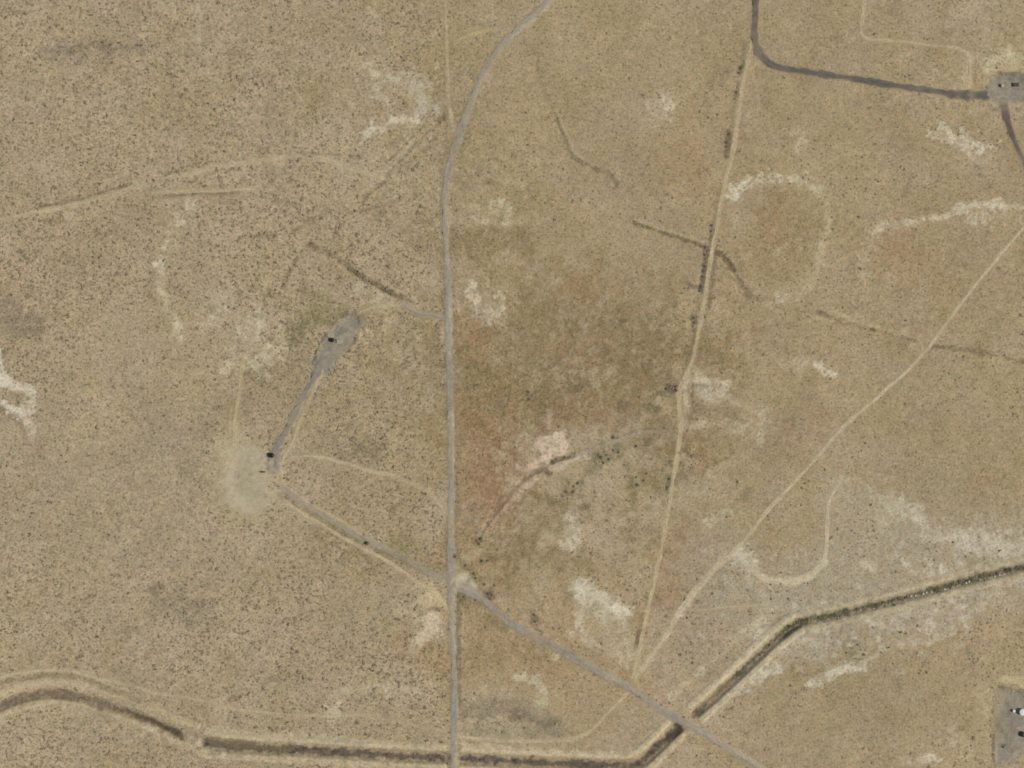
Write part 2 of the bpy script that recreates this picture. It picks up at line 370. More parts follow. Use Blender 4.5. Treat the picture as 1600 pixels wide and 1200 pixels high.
# clearing beside the east track
pale([(1072, 590), (1085, 600), (1115, 600)], 5, (184, 171, 138), .6, 8, 5, .3); pale([(1095, 605), (1110, 620), (1125, 610)], 10, (184, 174, 150), .7, 8, 4, .25)
pale([(1085, 594), (1140, 597)], 2.5, (198, 184, 152), .7, 4, 2, .2); pale([(1070, 600), (1072, 640)], 4, (192, 176, 144), .65, 4, 2, .15)
pale([(1120, 625), (1180, 640), (1190, 650)], 5, (176, 160, 130), .5, 12, 6, .5); pale([(1085, 665), (1130, 660), (1160, 670)], 3, (180, 167, 138), .6, 5, 4, .3)
pale([(1190, 655), (1188, 690)], 3, (178, 165, 134), .5, 6, 3, .3); pale([(1175, 660), (1178, 685)], 2, (174, 162, 134), .45, 5, 3); pale([(1162, 650), (1175, 655)], 1.5, (196, 182, 150), .5, 3, 2)
pale([(1188, 648), (1194, 654)], 2, WHITE, .5, 3, 2); paint([(1070, 645), (1130, 640), (1160, 648)], 5, (140, 124, 98), .5, 8, 4, .3)
paint([(1083, 600), (1082, 616)], 1.5, (104, 92, 74), .75, 2.5, 1, .1); paint([(1086, 601), (1105, 604)], 1.5, (128, 118, 96), .7, 2.5, 1, .2)
paint([(1065, 655), (1068, 668)], 6, (168, 154, 130), .6, 6, 2, .2)
pale([(1060, 575), (1075, 580), (1115, 578)], 4, (176, 160, 124), .45, 9, 5, .4)
pale([(1042, 618), (1043, 643)], 2.5, (182, 160, 124), .5, 5, 3, .3); pale([(1032, 625)], 3, (184, 164, 130), .5, 4, 3)
pale([(1100, 825), (1115, 815), (1135, 800)], 3, (182, 168, 136), .5, 8, 5, .5); pale([(1100, 818), (1110, 822)], 3, (194, 178, 146), .5, 4, 3); pale([(1070, 775), (1100, 760)], 3, PALE, .25, 12, 6)
# south-east sands
pale([(1148, 870), (1165, 868), (1178, 890)], 5, (186, 175, 148), .75, 7, 4, .2); pale([(1405, 790), (1420, 800), (1430, 805)], 7, (184, 174, 148), .65, 11, 6, .3)
pale([(1450, 820), (1480, 840), (1540, 845), (1610, 855)], 8, (184, 172, 148), .7, 12, 6, .3)
pale([(1500, 850), (1560, 862), (1600, 866)], 6, (190, 178, 156), .6, 9, 5, .3)
pale([(1395, 790), (1380, 805)], 6, (176, 162, 132), .4, 14, 6); pale([(1406, 868), (1420, 872), (1420, 885)], 2, WHITE, .6, 4, 3); pale([(1471, 885), (1471, 896)], 2.5, WHITE, .6, 3, 1, .1)
pale([(1355, 885), (1385, 892)], 2, PALE, .4, 6, 4); pale([(1330, 750), (1350, 760), (1380, 785)], 4, (170, 158, 130), .5, 14, 6, .4)
paint([(1515, 878), (1530, 872)], 4, (146, 136, 104), .6, 6, 3, .3); paint([(1548, 878), (1558, 874)], 4, (150, 136, 98), .6, 5, 3, .3)
pale([(1265, 1070), (1290, 1058), (1320, 1045), (1345, 1040)], 5, (194, 184, 160), .75, 7, 4, .2)
pale([(1345, 1040), (1370, 1022), (1400, 1010), (1450, 1002), (1485, 985), (1510, 965), (1545, 938), (1565, 930)], 3, (182, 170, 144), .65, 6, 4, .25)
pale([(1350, 1020), (1365, 1005)], 5, (178, 168, 136), .6, 6, 4); pale([(1400, 965), (1430, 950), (1455, 960)], 9, (178, 164, 142), .5, 12, 6, .35); pale([(1485, 950), (1490, 960)], 7, (184, 168, 148), .5, 8, 5, .3)
pale([(1430, 985), (1470, 980)], 6, (168, 154, 132), .5, 12, 6, .3)
paint([(1322, 1010), (1342, 1030), (1348, 1018)], 6, (134, 122, 88), .65, 6, 4, .35); paint([(1305, 1005), (1345, 1003)], 3, (136, 124, 104), .5, 7, 4, .3)
paint([(1242, 1052)], 8, (140, 124, 86), .75, 3, 1.5, .1); pale([(1222, 1048), (1200, 1052)], 4, WHITE, .65, 5, 3, .15); pale([(1180, 1065), (1195, 1055)], 5, (186, 174, 148), .6, 7, 4, .2)
pale([(1440, 1188), (1460, 1183)], 3, WHITE, .5, 5, 3); pale([(1405, 1187), (1430, 1190)], 3, (180, 164, 132), .5, 7, 4); pale([(1488, 1135), (1490, 1165)], 2, (180, 168, 138), .5, 6, 3)
pale([(1535, 1080), (1540, 1110)], 8, (176, 160, 126), .6, 10, 4, .3); pale([(1565, 1062), (1600, 1064)], 5, (184, 168, 130), .7, 6, 3, .2); paint([(1562, 1073), (1566, 1074)], 3, (118, 104, 76), .7, 3, 1, .1)
pale([(1195, 1000), (1210, 1010), (1250, 1000)], 5, (176, 166, 138), .55, 8, 5, .3)
pale([(1170, 905), (1190, 915), (1200, 960)], 4, (176, 166, 138), .4, 10, 5, .3); pale([(1560, 905), (1600, 908)], 5, (178, 166, 148), .5, 8, 4)
pale([(1157, 858), (1138, 872), (1112, 896), (1085, 928), (1062, 958)], 2.6, (196, 182, 152), .75, 5, 2, .25)
pale([(1062, 958), (1045, 988), (1028, 1012), (1005, 1045)], 1.6, (184, 168, 136), .6, 5, 2, .3)
pale([(1150, 862), (1170, 872), (1182, 895), (1205, 905), (1240, 908), (1268, 900), (1288, 880)], 2.6, (192, 179, 148), .75, 5, 2.5, .25)
pale([(1150, 868), (1165, 880), (1172, 892)], 5, (190, 180, 156), .6, 6, 3, .3)
pale([(1098, 1090), (1130, 1065), (1170, 1030), (1205, 1000)], 3, (190, 178, 152), .6, 6, 3, .35)
pale([(1150, 1075), (1180, 1055), (1215, 1040)], 5, (186, 175, 150), .6, 8, 4, .35)
pale([(1050, 1090), (1090, 1052), (1140, 1010), (1190, 968)], 2, (184, 170, 140), .5, 7, 3, .4)
for k in range(90):
    x = rng.uniform(1180, 1600); y = 1010 - (x - 1180) * .3 + rng.normal(0, 26)
    pale([(x, y), (x + rng.uniform(-9, 9), y + rng.uniform(-5, 5))], rng.uniform(.6, 2.4), (192, 180, 156), .5, 4, 2.5, .4)
# beside the crossroads
pale([(655, 912), (675, 925), (688, 940)], 4, (188, 168, 130), .75, 5, 3, .2); pale([(664, 938), (670, 945)], 7, (184, 165, 132), .75, 5, 3, .2)
pale([(668, 970), (678, 962), (680, 985), (660, 995), (655, 1000)], 8, (188, 171, 142), .9, 4, 2.5, .05); pale([(650, 1005), (645, 1018)], 3, (180, 164, 132), .5, 7, 4)
pale([(625, 950), (640, 955), (652, 965)], 5, (180, 165, 132), .5, 9, 5, .5)
paint([(672, 951), (684, 951)], 1.5, (120, 106, 78), .7, 3, 1.5, .2)
pale([(725, 905), (735, 915), (722, 918)], 9, (178, 168, 140), .9, 5, 2, .05); pale([(722, 885), (735, 870), (748, 862)], 5, (170, 158, 122), .6, 8, 5, .4)
paint([(745, 845), (755, 840)], 5, (108, 98, 82), .6, 6, 4, .3); paint([(725, 885), (742, 903), (755, 915), (768, 925)], 3.5, (112, 98, 72), .65, 6, 4, .4)
paint([(755, 875), (770, 870)], 3, (118, 104, 78), .5, 6, 4, .4); paint([(760, 930), (773, 932)], 4, (92, 88, 74), .7, 5, 3, .3); paint([(718, 935), (730, 935)], 5, (104, 98, 74), .65, 6, 3, .3)
paint([(835, 965), (840, 985)], 4, (96, 90, 72), .6, 8, 4, .3)
pale([(815, 880), (835, 920), (850, 960)], 2.5, (174, 158, 122), .5, 8, 5, .5)
pale([(870, 1025), (868, 1028)], 3, (190, 174, 136), .6, 4, 2, .2)
pale([(550, 1078), (528, 1082), (522, 1105), (516, 1120)], 3, (178, 168, 138), .5, 8, 5, .4); pale([(602, 1078), (606, 1081)], 2, WHITE, .4, 4, 2); pale([(640, 1075), (610, 1082)], 4, (174, 162, 132), .35, 12, 6)
pale([(755, 1075), (762, 1088)], 2, (180, 166, 132), .4, 6, 3)
pale([(590, 455), (605, 470), (600, 480)], 7, (172, 158, 126), .6, 9, 6, .45); pale([(608, 485), (607, 500)], 2.5, (184, 164, 128), .5, 4, 2)
pale([(600, 512), (594, 530)], 2, (182, 166, 128), .6, 4, 2, .2); pale([(560, 455), (585, 465)], 4, PALE, .35, 9, 5)
paint([(575, 490), (580, 530), (560, 555)], 12, (146, 130, 94), .5, 12, 6, .5)
for k in range(26):     # grooved slope below the well pad
    x = 566 + rng.uniform(0, 34); y = rng.uniform(490, 560)
    paint([(x, y), (x - rng.uniform(0, 3), y + rng.uniform(6, 14))], .6, [(112, 96, 68), (184, 168, 130)][k % 2], .6, 2.5, 1, .2)
# rills: rows of short cross-lines on the western slope
for k in range(30):
    t = k / 29; x = 690 - 75 * t + rng.uniform(-3, 3); y = 180 + 75 * t + rng.uniform(-3, 3)
    if t < .55: paint([(x, y), (x - 5, y + 5)], .9, (118, 104, 80), .5, 3, 2.5, .6)
    o_ = rng.uniform(8, 20); paint([(x - o_, y - 4), (x - o_ - 5, y + rng.uniform(-2, 6))], .7, (122, 108, 84), .4, 3, 2.5, .6)
    o_ = rng.uniform(6, 16); paint([(x + o_, y + 14), (x + o_ - 6, y + 20)], .5, (128, 114, 88), .35, 3, 2.5, .6)

# faint rills, animal trails and old ruts all over the plain
for k in range(210):
    x = rng.uniform(-20, 1620); y = rng.uniform(-20, 1220); a_ = rng.uniform(0, 6.283); p_ = [(x, y)]
    for j in range(rng.integers(3, 8)):
        a_ += rng.normal(0, .45); x += math.cos(a_) * rng.uniform(7, 16); y += math.sin(a_) * rng.uniform(7, 16); p_.append((x, y))
    c_, al_ = [((120, 106, 78), .36), ((186, 172, 138), .34), ((128, 112, 84), .3), ((178, 164, 130), .3)][k % 4]
    paint(p_, rng.uniform(.2, 1.2), c_, al_, rng.uniform(2.5, 5), rng.uniform(1.5, 3.5), .7, fine=.9)
def dabs(pts, spread, n, cols, size, al=.6, sl=0):
    P_ = catmull(pts, 4.0)
    for k in range(n):
        p_ = P_[rng.integers(len(P_))]; x = p_[0] + rng.normal(0, spread); y = p_[1] + rng.normal(0, spread); r_ = size * rng.uniform(.5, 1.4)
        paint([(x, y), (x + rng.uniform(-2, 2) * size, y + rng.uniform(-1, 1) * size)], r_ * .5, cols[k % len(cols)], al, r_ + 1, 1.2, .3)
# mottled growth of the middle ground, tufts a few metres across
for x0_, x1_, y0_, y1_, n_, cc in [(715, 1060, 470, 700, 240, [(112, 102, 72), (162, 142, 104), (128, 106, 78), (120, 112, 78)]), (720, 1060, 690, 1000, 170, [(116, 106, 76), (180, 164, 128), (138, 116, 86), (124, 116, 84)]),
                                (440, 700, 430, 760, 110, [(124, 110, 80), (184, 168, 132), (134, 118, 86)]), (1060, 1260, 460, 900, 110, [(126, 112, 82), (178, 162, 128), (148, 118, 90)]),
                                (1090, 1560, 850, 1050, 200, [(130, 118, 94), (186, 174, 148), (142, 128, 104), (192, 180, 156)]), (725, 850, 200, 360, 60, [(122, 110, 78), (182, 166, 128)]),
                                (560, 700, 100, 330, 60, [(122, 108, 80), (182, 168, 134)]), (325, 430, 440, 600, 60, [(120, 112, 82), (190, 176, 144)])]:
    for k in range(n_):
        x = rng.uniform(x0_, x1_); y = rng.uniform(y0_, y1_); r_ = rng.uniform(1.0, 3.6)
        paint([(x, y), (x + rng.uniform(-5, 5), y + rng.uniform(-7, 7))], r_ * .6, cc[k % len(cc)], .42, r_ + 2, 2.2, .45, fine=.9)

# ---- washes, cut banks and ditches (dark damp beds, relief in the ground)
def wash(pts, w, col, al, depth, soft=3, rag=2, brk=.3, bank=None, dens=0):
    al = min(.95, al * 1.25); w = w * 1.15; col = tuple(c * .94 for c in col)
    relief(pts, w, -depth, w * 1.6)
    if bank: paint([(x + bank[0], y + bank[1]) for x, y in pts], w * .8, bank[2], bank[3], 4, 2, .35)
    paint(pts, w, col, al, soft, rag, brk)
    if dens: scrub(pts, w + 1, dens, 4, 2)
wash([(868, 185), (880, 215), (895, 245), (915, 255), (935, 266), (952, 270), (962, 290)], 1.4, (122, 107, 80), .5, .9, 4, 2.5, .3, (4, -3, (174, 160, 128), .4), .02)
wash([(692, 184), (676, 198), (660, 214), (645, 228), (628, 248), (612, 262), (598, 284), (578, 300), (560, 322)], 1.0, (118, 102, 78), .5, .6, 3, 2.6, .6, (-5, -4, (176, 162, 130), .35), .01)
wash([(668, 192), (650, 206), (636, 222), (618, 240), (600, 252)], .8, (120, 104, 80), .42, .4, 3, 2.6, .65)
wash([(1180, 465), (1215, 480), (1250, 486), (1280, 488)], 1.0, (132, 116, 88), .45, .4, 4, 2.2, .5)
paint([(1190, 478), (1240, 490), (1300, 500)], 1.2, (176, 160, 126), .5, 3, 2, .4)
wash([(1392, 521), (1420, 530), (1450, 538)], 1.0, (134, 118, 88), .45, .4, 4, 2.2, .5)
wash([(1592, 563), (1640, 572), (1740, 590)], 1.2, (130, 114, 86), .45, .4, 4, 2.2, .5)
wash([(150, 302), (200, 291), (235, 284), (262, 281)], 1.0, (112, 98, 72), .65, .3, 2.5, 1.8, .45)
wash([(60, 322), (110, 316), (150, 306)], .9, (114, 100, 74), .55, .3, 2.5, 1.6, .45)
wash([(836, 100), (850, 150), (868, 185)], 1.5, (150, 138, 102), .35, .4, 7, 5, .4)
wash([(992, 348), (1015, 357), (1050, 368), (1080, 378), (1105, 388)], 1.1, (110, 96, 70), .65, 1.1, 3, 1.5, .25, (2, -4, (180, 166, 130), .5), .02)
wash([(1115, 393), (1130, 402), (1145, 422)], 1.9, (110, 96, 68), .62, 1.2, 4, 2, .2, (3, -5, (176, 160, 126), .5), .03)
wash([(1145, 422), (1165, 455), (1180, 465)], 1.5, (120, 106, 78), .5, .6, 6, 3, .4); paint([(1166, 460), (1172, 464)], 3, (100, 88, 68), .6, 5, 2, .3)
wash([(1280, 488), (1320, 503), (1362, 514), (1392, 521)], 1.1, (126, 108, 80), .5, .8, 4, 2.4, .5, (2, -5, (176, 160, 124), .45)); paint([(1362, 514), (1368, 516)], 1.5, (84, 72, 52), .7, 2.5, 1, .1)
paint([(1385, 532), (1410, 540)], 3, (136, 120, 84), .5, 7, 3, .4); wash([(1457, 541), (1475, 543), (1530, 550), (1595, 565)], 1.6, (128, 112, 84), .5, .5, 4, 2, .4)
paint([(1456, 541), (1474, 543)], 1, (112, 94, 76), .7, 3, 1, .1)
pale([(1300, 490), (1380, 515), (1440, 525)], 1.2, (178, 160, 124), .5, 4, 2, .3)
wash([(550, 420), (556, 426), (585, 443), (605, 455), (625, 465), (640, 470)], 1.8, (112, 100, 72), .7, .8, 4, 2, .3, None, .03)
wash([(480, 382), (500, 390), (530, 405), (556, 426)], 1.2, (128, 112, 84), .55, .5, 4, 2.5, .4, (0, -5, (174, 158, 126), .4))
wash([(484, 380), (470, 392), (455, 415), (445, 440)], 1.3, (124, 108, 78), .5, .5, 3, 2.5, .5, (-4, -4, (174, 158, 128), .4))
wash([(400, 368), (450, 365), (470, 350), (500, 340)], 1.3, (126, 112, 86), .45, .4, 4, 3, .5)
wash([(500, 325), (560, 330), (590, 322), (625, 310)], 1.0, (126, 112, 86), .4, .3, 4, 3, .5)
wash([(748, 842), (755, 828), (775, 800), (795, 775), (812, 755), (826, 742), (845, 735)], 1.3, (132, 111, 86), .42, .9, 5, 2.8, .45, (5, 5, (182, 156, 126), .45))
wash([(822, 748), (835, 738), (852, 732)], 1.2, (120, 100, 80), .45, .6, 5, 3, .35)
wash([(862, 724), (870, 718), (885, 715), (895, 712)], 1.1, (100, 86, 68), .6, 1.2, 3, 1.5, .15)
wash([(895, 714), (930, 702), (955, 692), (985, 682), (1005, 675), (1050, 674)], .6, (168, 157, 138), .5, .5, 2.5, 1.2, .35, (-1, -4, (116, 106, 84), .4))
paint([(853, 738), (860, 740)], 2, (88, 70, 54), .7, 4, 2, .2)
paint([(400, 1068), (385, 1080), (360, 1095)], 1.2, (124, 112, 80), .5, 3, 3, .6)
paint([(1088, 520), (1075, 570), (1060, 600)], 2, (126, 112, 82), .5, 5, 2, .3)
# dark growth along the west side of the long pale track
for p, w_, c, al in [([(1163, 68), (1160, 100), (1155, 118)], 1.6, (112, 102, 76), .6), ([(1158, 104), (1156, 112)], 2, (88, 80, 58), .7),
                 ([(1153, 130), (1151, 150)], 2.2, (108, 98, 76), .6), ([(1148, 150), (1143, 200)], 1.5, (130, 118, 88), .45),
                 ([(1139, 205), (1136, 245)], 2.2, (94, 84, 64), .75), ([(1126, 290), (1118, 330), (1113, 370)], 1.6, (124, 108, 86), .5), ([(1112, 360), (1110, 385)], 2, (98, 86, 66), .6),
                 ([(1105, 388), (1103, 425), (1097, 455)], 4.5, (92, 84, 72), .85), ([(1078, 445), (1090, 450)], 2.5, (116, 104, 84), .6),
                 ([(1083, 494), (1085, 512)], 3.5, (112, 102, 84), .75), ([(1086, 520), (1078, 560), (1068, 592)], 2, (120, 106, 80), .55), ([(1044, 607), (1058, 609)], 4.5, (92, 90, 74), .75), ([(1036, 612), (1044, 605)], 4, (108, 100, 80), .6),
                 ([(1003, 960), (1000, 990), (996, 1005)], 2, (122, 104, 74), .6), ([(1000, 985), (995, 1010)], 1.6, (100, 84, 58), .6),
                 ([(1046, 720), (1050, 724)], 3, (100, 96, 76), .6), ([(1047, 745), (1043, 770)], 2, (116, 110, 84), .6), ([(1118, 385), (1114, 430), (1108, 480)], 1.3, (112, 98, 72), .7)]:
    paint(p, w_, c, al, 4, 1.5, .25)
# road verges: darker strips
paint([(706, 360), (707, 500), (709, 620), (712, 760), (713, 880)], 2.2, (128, 115, 86), .5, 5, 1.5, .35)
paint([(716, 930), (715, 1040), (716, 1100)], 2.4, (112, 106, 84), .7, 4, 1.5, .2)
paint([(692, 250), (690, 400), (693, 500)], 1.5, (140, 128, 96), .45, 4, 1.5, .3)
paint([(722, 940), (790, 985)], 3, (124, 116, 86), .5, 5, 2, .35)
paint([(590, 858), (650, 880), (690, 893)], 4, (128, 118, 86), .5, 6, 3, .35)
paint([(598, 852), (640, 850), (660, 870)], 5, (128, 120, 80), .45, 9, 5, .4)
paint([(440, 775), (540, 835), (640, 880)], 3, (126, 114, 84), .5, 4, 2, .4)
paint([(760, 40), (745, 110), (735, 150)], 3, (146, 134, 94), .3, 8, 4, .4)
paint([(845, 40), (860, 20)], 3, (138, 126, 84), .5, 9, 3, .3)

for p_ in [[(1561, 114), (1576, 115), (1600, 118)], [(1563, 1073), (1580, 1077), (1605, 1082)], [(552, 1098), (1554, 1150), (1553, 1190)][1:], [(562, 496), (566, 508), (558, 530), (546, 548)], [(494, 560), (500, 540), (512, 522)]]:
    paint(p_, 1.3, (106, 96, 72), .6, 3, 1.6, .35); relief(p_, 1.0, .8, 2.5)
paint([(541, 491), (536, 496)], 3, (100, 92, 76), .75, 3, 1.5, .2); paint([(556, 488), (552, 492)], 2, (112, 102, 84), .6, 3, 1.5, .2)
# ground under and round the gravel pads, stained and driven over
for p_, w_ in [([(545, 508), (528, 530), (512, 552), (503, 570)], 13), ([(1562, 138), (1650, 140)], 16), ([(1585, 1100), (1588, 1150), (1575, 1180)], 18), ([(1620, 1100), (1620, 1150)], 18), ([(432, 705), (426, 728)], 8), ([(1556, 150), (1575, 152)], 8)]:
    paint(p_, w_, (138, 131, 117), .8, 6, 3.5, .3, fine=.9)
    dabs(p_, w_ * .55, 60, [(112, 104, 92), (152, 145, 130), (96, 88, 76), (164, 155, 136), (124, 117, 104)], 2.2, .5)
    dabs(p_, w_ * .95, 40, [(110, 98, 72), (176, 162, 130), (186, 172, 138)], 2.0, .5)
dabs([(382, 722), (384, 775)], 17, 70, [(190, 178, 150), (160, 146, 116), (176, 162, 132), (148, 134, 104)], 2.6, .32)
dabs([(350, 700), (345, 750), (360, 800), (400, 812)], 9, 60, [(184, 170, 136), (176, 162, 126), (150, 136, 104)], 3, .4)
pale([(350, 690), (362, 672), (385, 690)], 4, (176, 162, 130), .5, 10, 5, .4)
# right side and foot of the ring, and the west end of the scarp
pale([(1276, 298), (1290, 316), (1296, 345), (1290, 375), (1284, 395), (1278, 420), (1270, 445), (1250, 462), (1225, 468), (1200, 474)], 1.2, (176, 161, 129), .38, 5, 2.5, .35)
pale([(1380, 352), (1366, 364), (1354, 385), (1346, 410), (1352, 440)], 1.6, (176, 161, 130), .35, 7, 4, .4)
pale([(296, 1152), (312, 1157), (326, 1161)], 3, (166, 150, 120), .5, 6, 2, .3)
# olive-brown mottling south of the centre
for x, y, r_ in [(840, 800, 20), (800, 850, 16), (880, 880, 14), (960, 800, 20), (1000, 830, 14), (940, 870, 14), (770, 960, 16), (830, 1010, 14), (760, 1020, 12), (560, 870, 14), (520, 850, 12), (1110, 700, 14), (1130, 560, 14), (760, 380, 16), (800, 370, 12), (1020, 540, 18), (900, 610, 22), (780, 600, 18), (960, 580, 16)]:
    paint([(x - r_, y), (x + r_, y + rng.uniform(-8, 8))], r_ * .5, (130, 114, 80), .4, r_ * 1.6, 9, .5, fine=.8)
# ruts and dry seams near the canals and the corner pad
for p_, c_, a_ in [([(262, 304), (320, 302), (372, 300)], (112, 100, 74), .6), ([(470, 246), (500, 241), (540, 243), (560, 247)], (114, 100, 74), .5), ([(395, 305), (440, 314), (470, 322)], (120, 106, 80), .4),
                   ([(462, 240), (480, 243), (472, 238)], (116, 102, 78), .5), ([(540, 1010), (500, 1040), (440, 1060), (400, 1075), (370, 1092)], (124, 110, 84), .45), ([(545, 895), (520, 915), (500, 935)], (126, 112, 84), .4),
                   ([(800, 885), (822, 905), (838, 935), (850, 960)], (126, 112, 82), .5), ([(1170, 872), (1182, 905), (1198, 918), (1205, 935)], (128, 116, 92), .45), ([(1135, 878), (1115, 900), (1098, 922), (1088, 940)], (120, 106, 84), .5)]:
    paint(p_, .9, c_, a_, 3, 2, .4, fine=.9)
# ---- canals
CAN_W = [(-150, 1150), (-60, 1128), (0, 1104), (30, 1092), (60, 1086), (95, 1085), (130, 1092), (165, 1103), (205, 1116), (245, 1133), (275, 1146), (292, 1151), (300, 1154)]
CAN_M = [(318, 1160), (328, 1162), (360, 1166), (400, 1169), (450, 1171), (520, 1175), (600, 1180), (660, 1183), (692, 1184)]
CAN_E1 = [(722, 1186), (800, 1190), (880, 1194), (960, 1197), (985, 1196), (1005, 1188), (1030, 1165), (1054, 1141)]
CAN_E2 = [(1088, 1113), (1120, 1085), (1160, 1048), (1200, 1010), (1225, 988), (1245, 974), (1290, 964), (1340, 952), (1390, 940), (1440, 926), (1500, 910), (1560, 895), (1620, 880), (1760, 840)]
def offset(pts, d):
    P = np.array(pts, float); T = np.gradient(P, axis=0); T /= np.linalg.norm(T, axis=1)[:, None] + 1e-9
    return [tuple(p) for p in P + np.stack([-T[:, 1], T[:, 0]], 1) * d]
def canal(pts, bed, bedcol, bankcol, left, right, depth, brk=.25, hb=1.3):
    relief(pts, bed * .5, -depth, bed * 1.1)
    for d in (left, right):
        q = offset(pts, d)
        relief(q, 3.0, hb, 4.0)
        paint(q, 4.0, bankcol, .92, 4.5, 2.2, .25, grain=.7)
        paint(offset(pts, d * 1.12), .5, (150, 134, 102), .4, 2, 1.5, .4)
        scrub(q, 6, .0, 6, 1, 'set')
    paint(pts, bed + .5, (142, 126, 98), .7, 3, 2.2, .35)
    paint(pts, bed * .42, bedcol, .92, 3, 2.2, brk, grain=1.0, fine=.9)
    L_ = sum(math.hypot(b_[0] - a_[0], b_[1] - a_[1]) for a_, b_ in zip(pts[:-1], pts[1:]))
    dabs(pts, bed * .3, int(L_ / 7), [tuple(c * .72 for c in bedcol), tuple(min(255, c * 1.22) for c in bedcol), tuple(c * .84 for c in bedcol)], 1.8, .65)
    for d in (left, right):
        dabs(offset(pts, d), 2.5, int(L_ / 9), [(196, 182, 150), (160, 144, 112), (188, 174, 142)], 2.4, .5)
        dabs(offset(pts, d * 1.45), 3.0, int(L_ / 14), [(140, 126, 96), (180, 166, 134)], 2.6, .4)
    scrub(pts, bed, 0, 3, 1, 'set')
canal(CAN_W, 7, (116, 102, 82), (178, 161, 128), -21, 12, 2.6)
paint(CAN_W[:8], 5.5, (122, 108, 88), .7, 3, 1.5, .3)
paint(offset(CAN_W, -17)[1:8], 3, (176, 160, 128), .8, 4, 2, .15)
paint([(200, 1112), (245, 1129), (260, 1138), (290, 1148)], 1.8, (88, 76, 54), .8, 3, 1.2, .2)  # shade of the north-east canal bank, painted in as a thin dark line
paint([(258, 1137), (270, 1143), (286, 1150)], 3.2, (74, 66, 54), .7, 3, 1, .2)
paint([(281, 1146), (290, 1150), (284, 1155)], 2.6, (66, 58, 48), .8, 2, .8, .1)
canal(CAN_M, 9, (92, 82, 72), (190, 174, 140), -16, 14, 3.2, .1)
paint(offset(CAN_M, -21)[:6], 3, (176, 162, 130), .6, 5, 2, .3)
paint([(330, 1158), (400, 1166), (450, 1170)], 4, (120, 108, 78), .6, 4, 2, .3)
canal(CAN_E1, 8.5, (90, 80, 70), (194, 178, 144), -17, 14, 3.2, .12)
canal(CAN_E2[:6], 7, (100, 90, 70), (190, 177, 148), -15, 13, 3.0, .15)
canal(CAN_E2[4:], 7, (82, 80, 60), (176, 164, 136), -12, 11, 2.8, .2, .7)
paint([(1058, 1133), (1064, 1140), (1045, 1155)], 3, (70, 60, 50), .8, 4, 1, .1); paint([(1085, 1118), (1095, 1110)], 3, (84, 74, 62), .7, 4, 1, .1)  # first stroke paints in the shade on the ditch's right bank
paint([(1110, 1092), (1140, 1065)], 3, (140, 122, 90), .5, 4, 1, .1)
# second, shallow drain north of the west canal
DR = [(-150, 1110), (0, 1066), (30, 1059), (75, 1054), (110, 1056), (140, 1064), (165, 1075), (200, 1088), (215, 1095)]
relief(DR, 2, -.9, 4); paint(DR, 2.3, (132, 120, 88), .6, 4, 1.5, .35)
paint(offset(DR, -7), 1.4, (178, 164, 132), .6, 4, 1.5, .3)
paint([(160, 1075), (200, 1088), (235, 1100)], 3, (142, 126, 96), .45, 7, 3, .4)
pale([(340, 1095), (342, 1120), (345, 1140)], 4, (176, 160, 128), .4, 10, 4, .4)
pale([(290, 1150), (310, 1160)], 5, (174, 158, 130), .7, 6, 2, .2)
pale([(1045, 1040), (1100, 1090), (1070, 1100)], 3, (172, 156, 122), .3, 14, 6, .4)

# ------------------------------------------------------------------ scrub density
yy, xx = np.mgrid[0:NY, 0:NX]; px = xx + X0; py = yy + Y0
west = sstep((735 - px) / 60.0) * (1 - .35 * sstep((500 - py) / 200.0) * sstep((px - 330) / 200.0))
dens0 = .027 * west * np.clip(.8 + .3 * N_MID + .2 * N_BIG2, .2, 1.7)
dens0 *= 1 - .75 * sstep(1 - (np.hypot((px - 230) / 190.0, (py - 680) / 230.0) - .55) / .55)      # thin round 230,680
dens0 += .006 * (1 - west) * np.clip(.6 + .6 * N_MID + .4 * N_BIG2, .05, 2)
dens0 += .006 * sstep(1 - (np.hypot((px - 1160) / 120.0, (py - 960) / 110.0) - .6) / .5)
dens0 += .004 * sstep(1 - (np.hypot((px - 1500) / 90.0, (py - 260) / 70.0) - .6) / .5)
for q_ in ([(528, 530), (545, 510)], [(510, 560), (520, 545)], [(1570, 140), (1640, 140)], [(1585, 1110), (1640, 1120)], [(1580, 1150), (1580, 1170)], [(385, 735), (385, 765)]):
    scrub(q_, 20 if q_[0][0] > 1500 else 12, 0, 6, 1, 'set')
# everything painted with scrub(...,'set') stays bare; 'add' makes rows
DENS = (dens0 + np.clip(DENS, 0, None)) * BARE

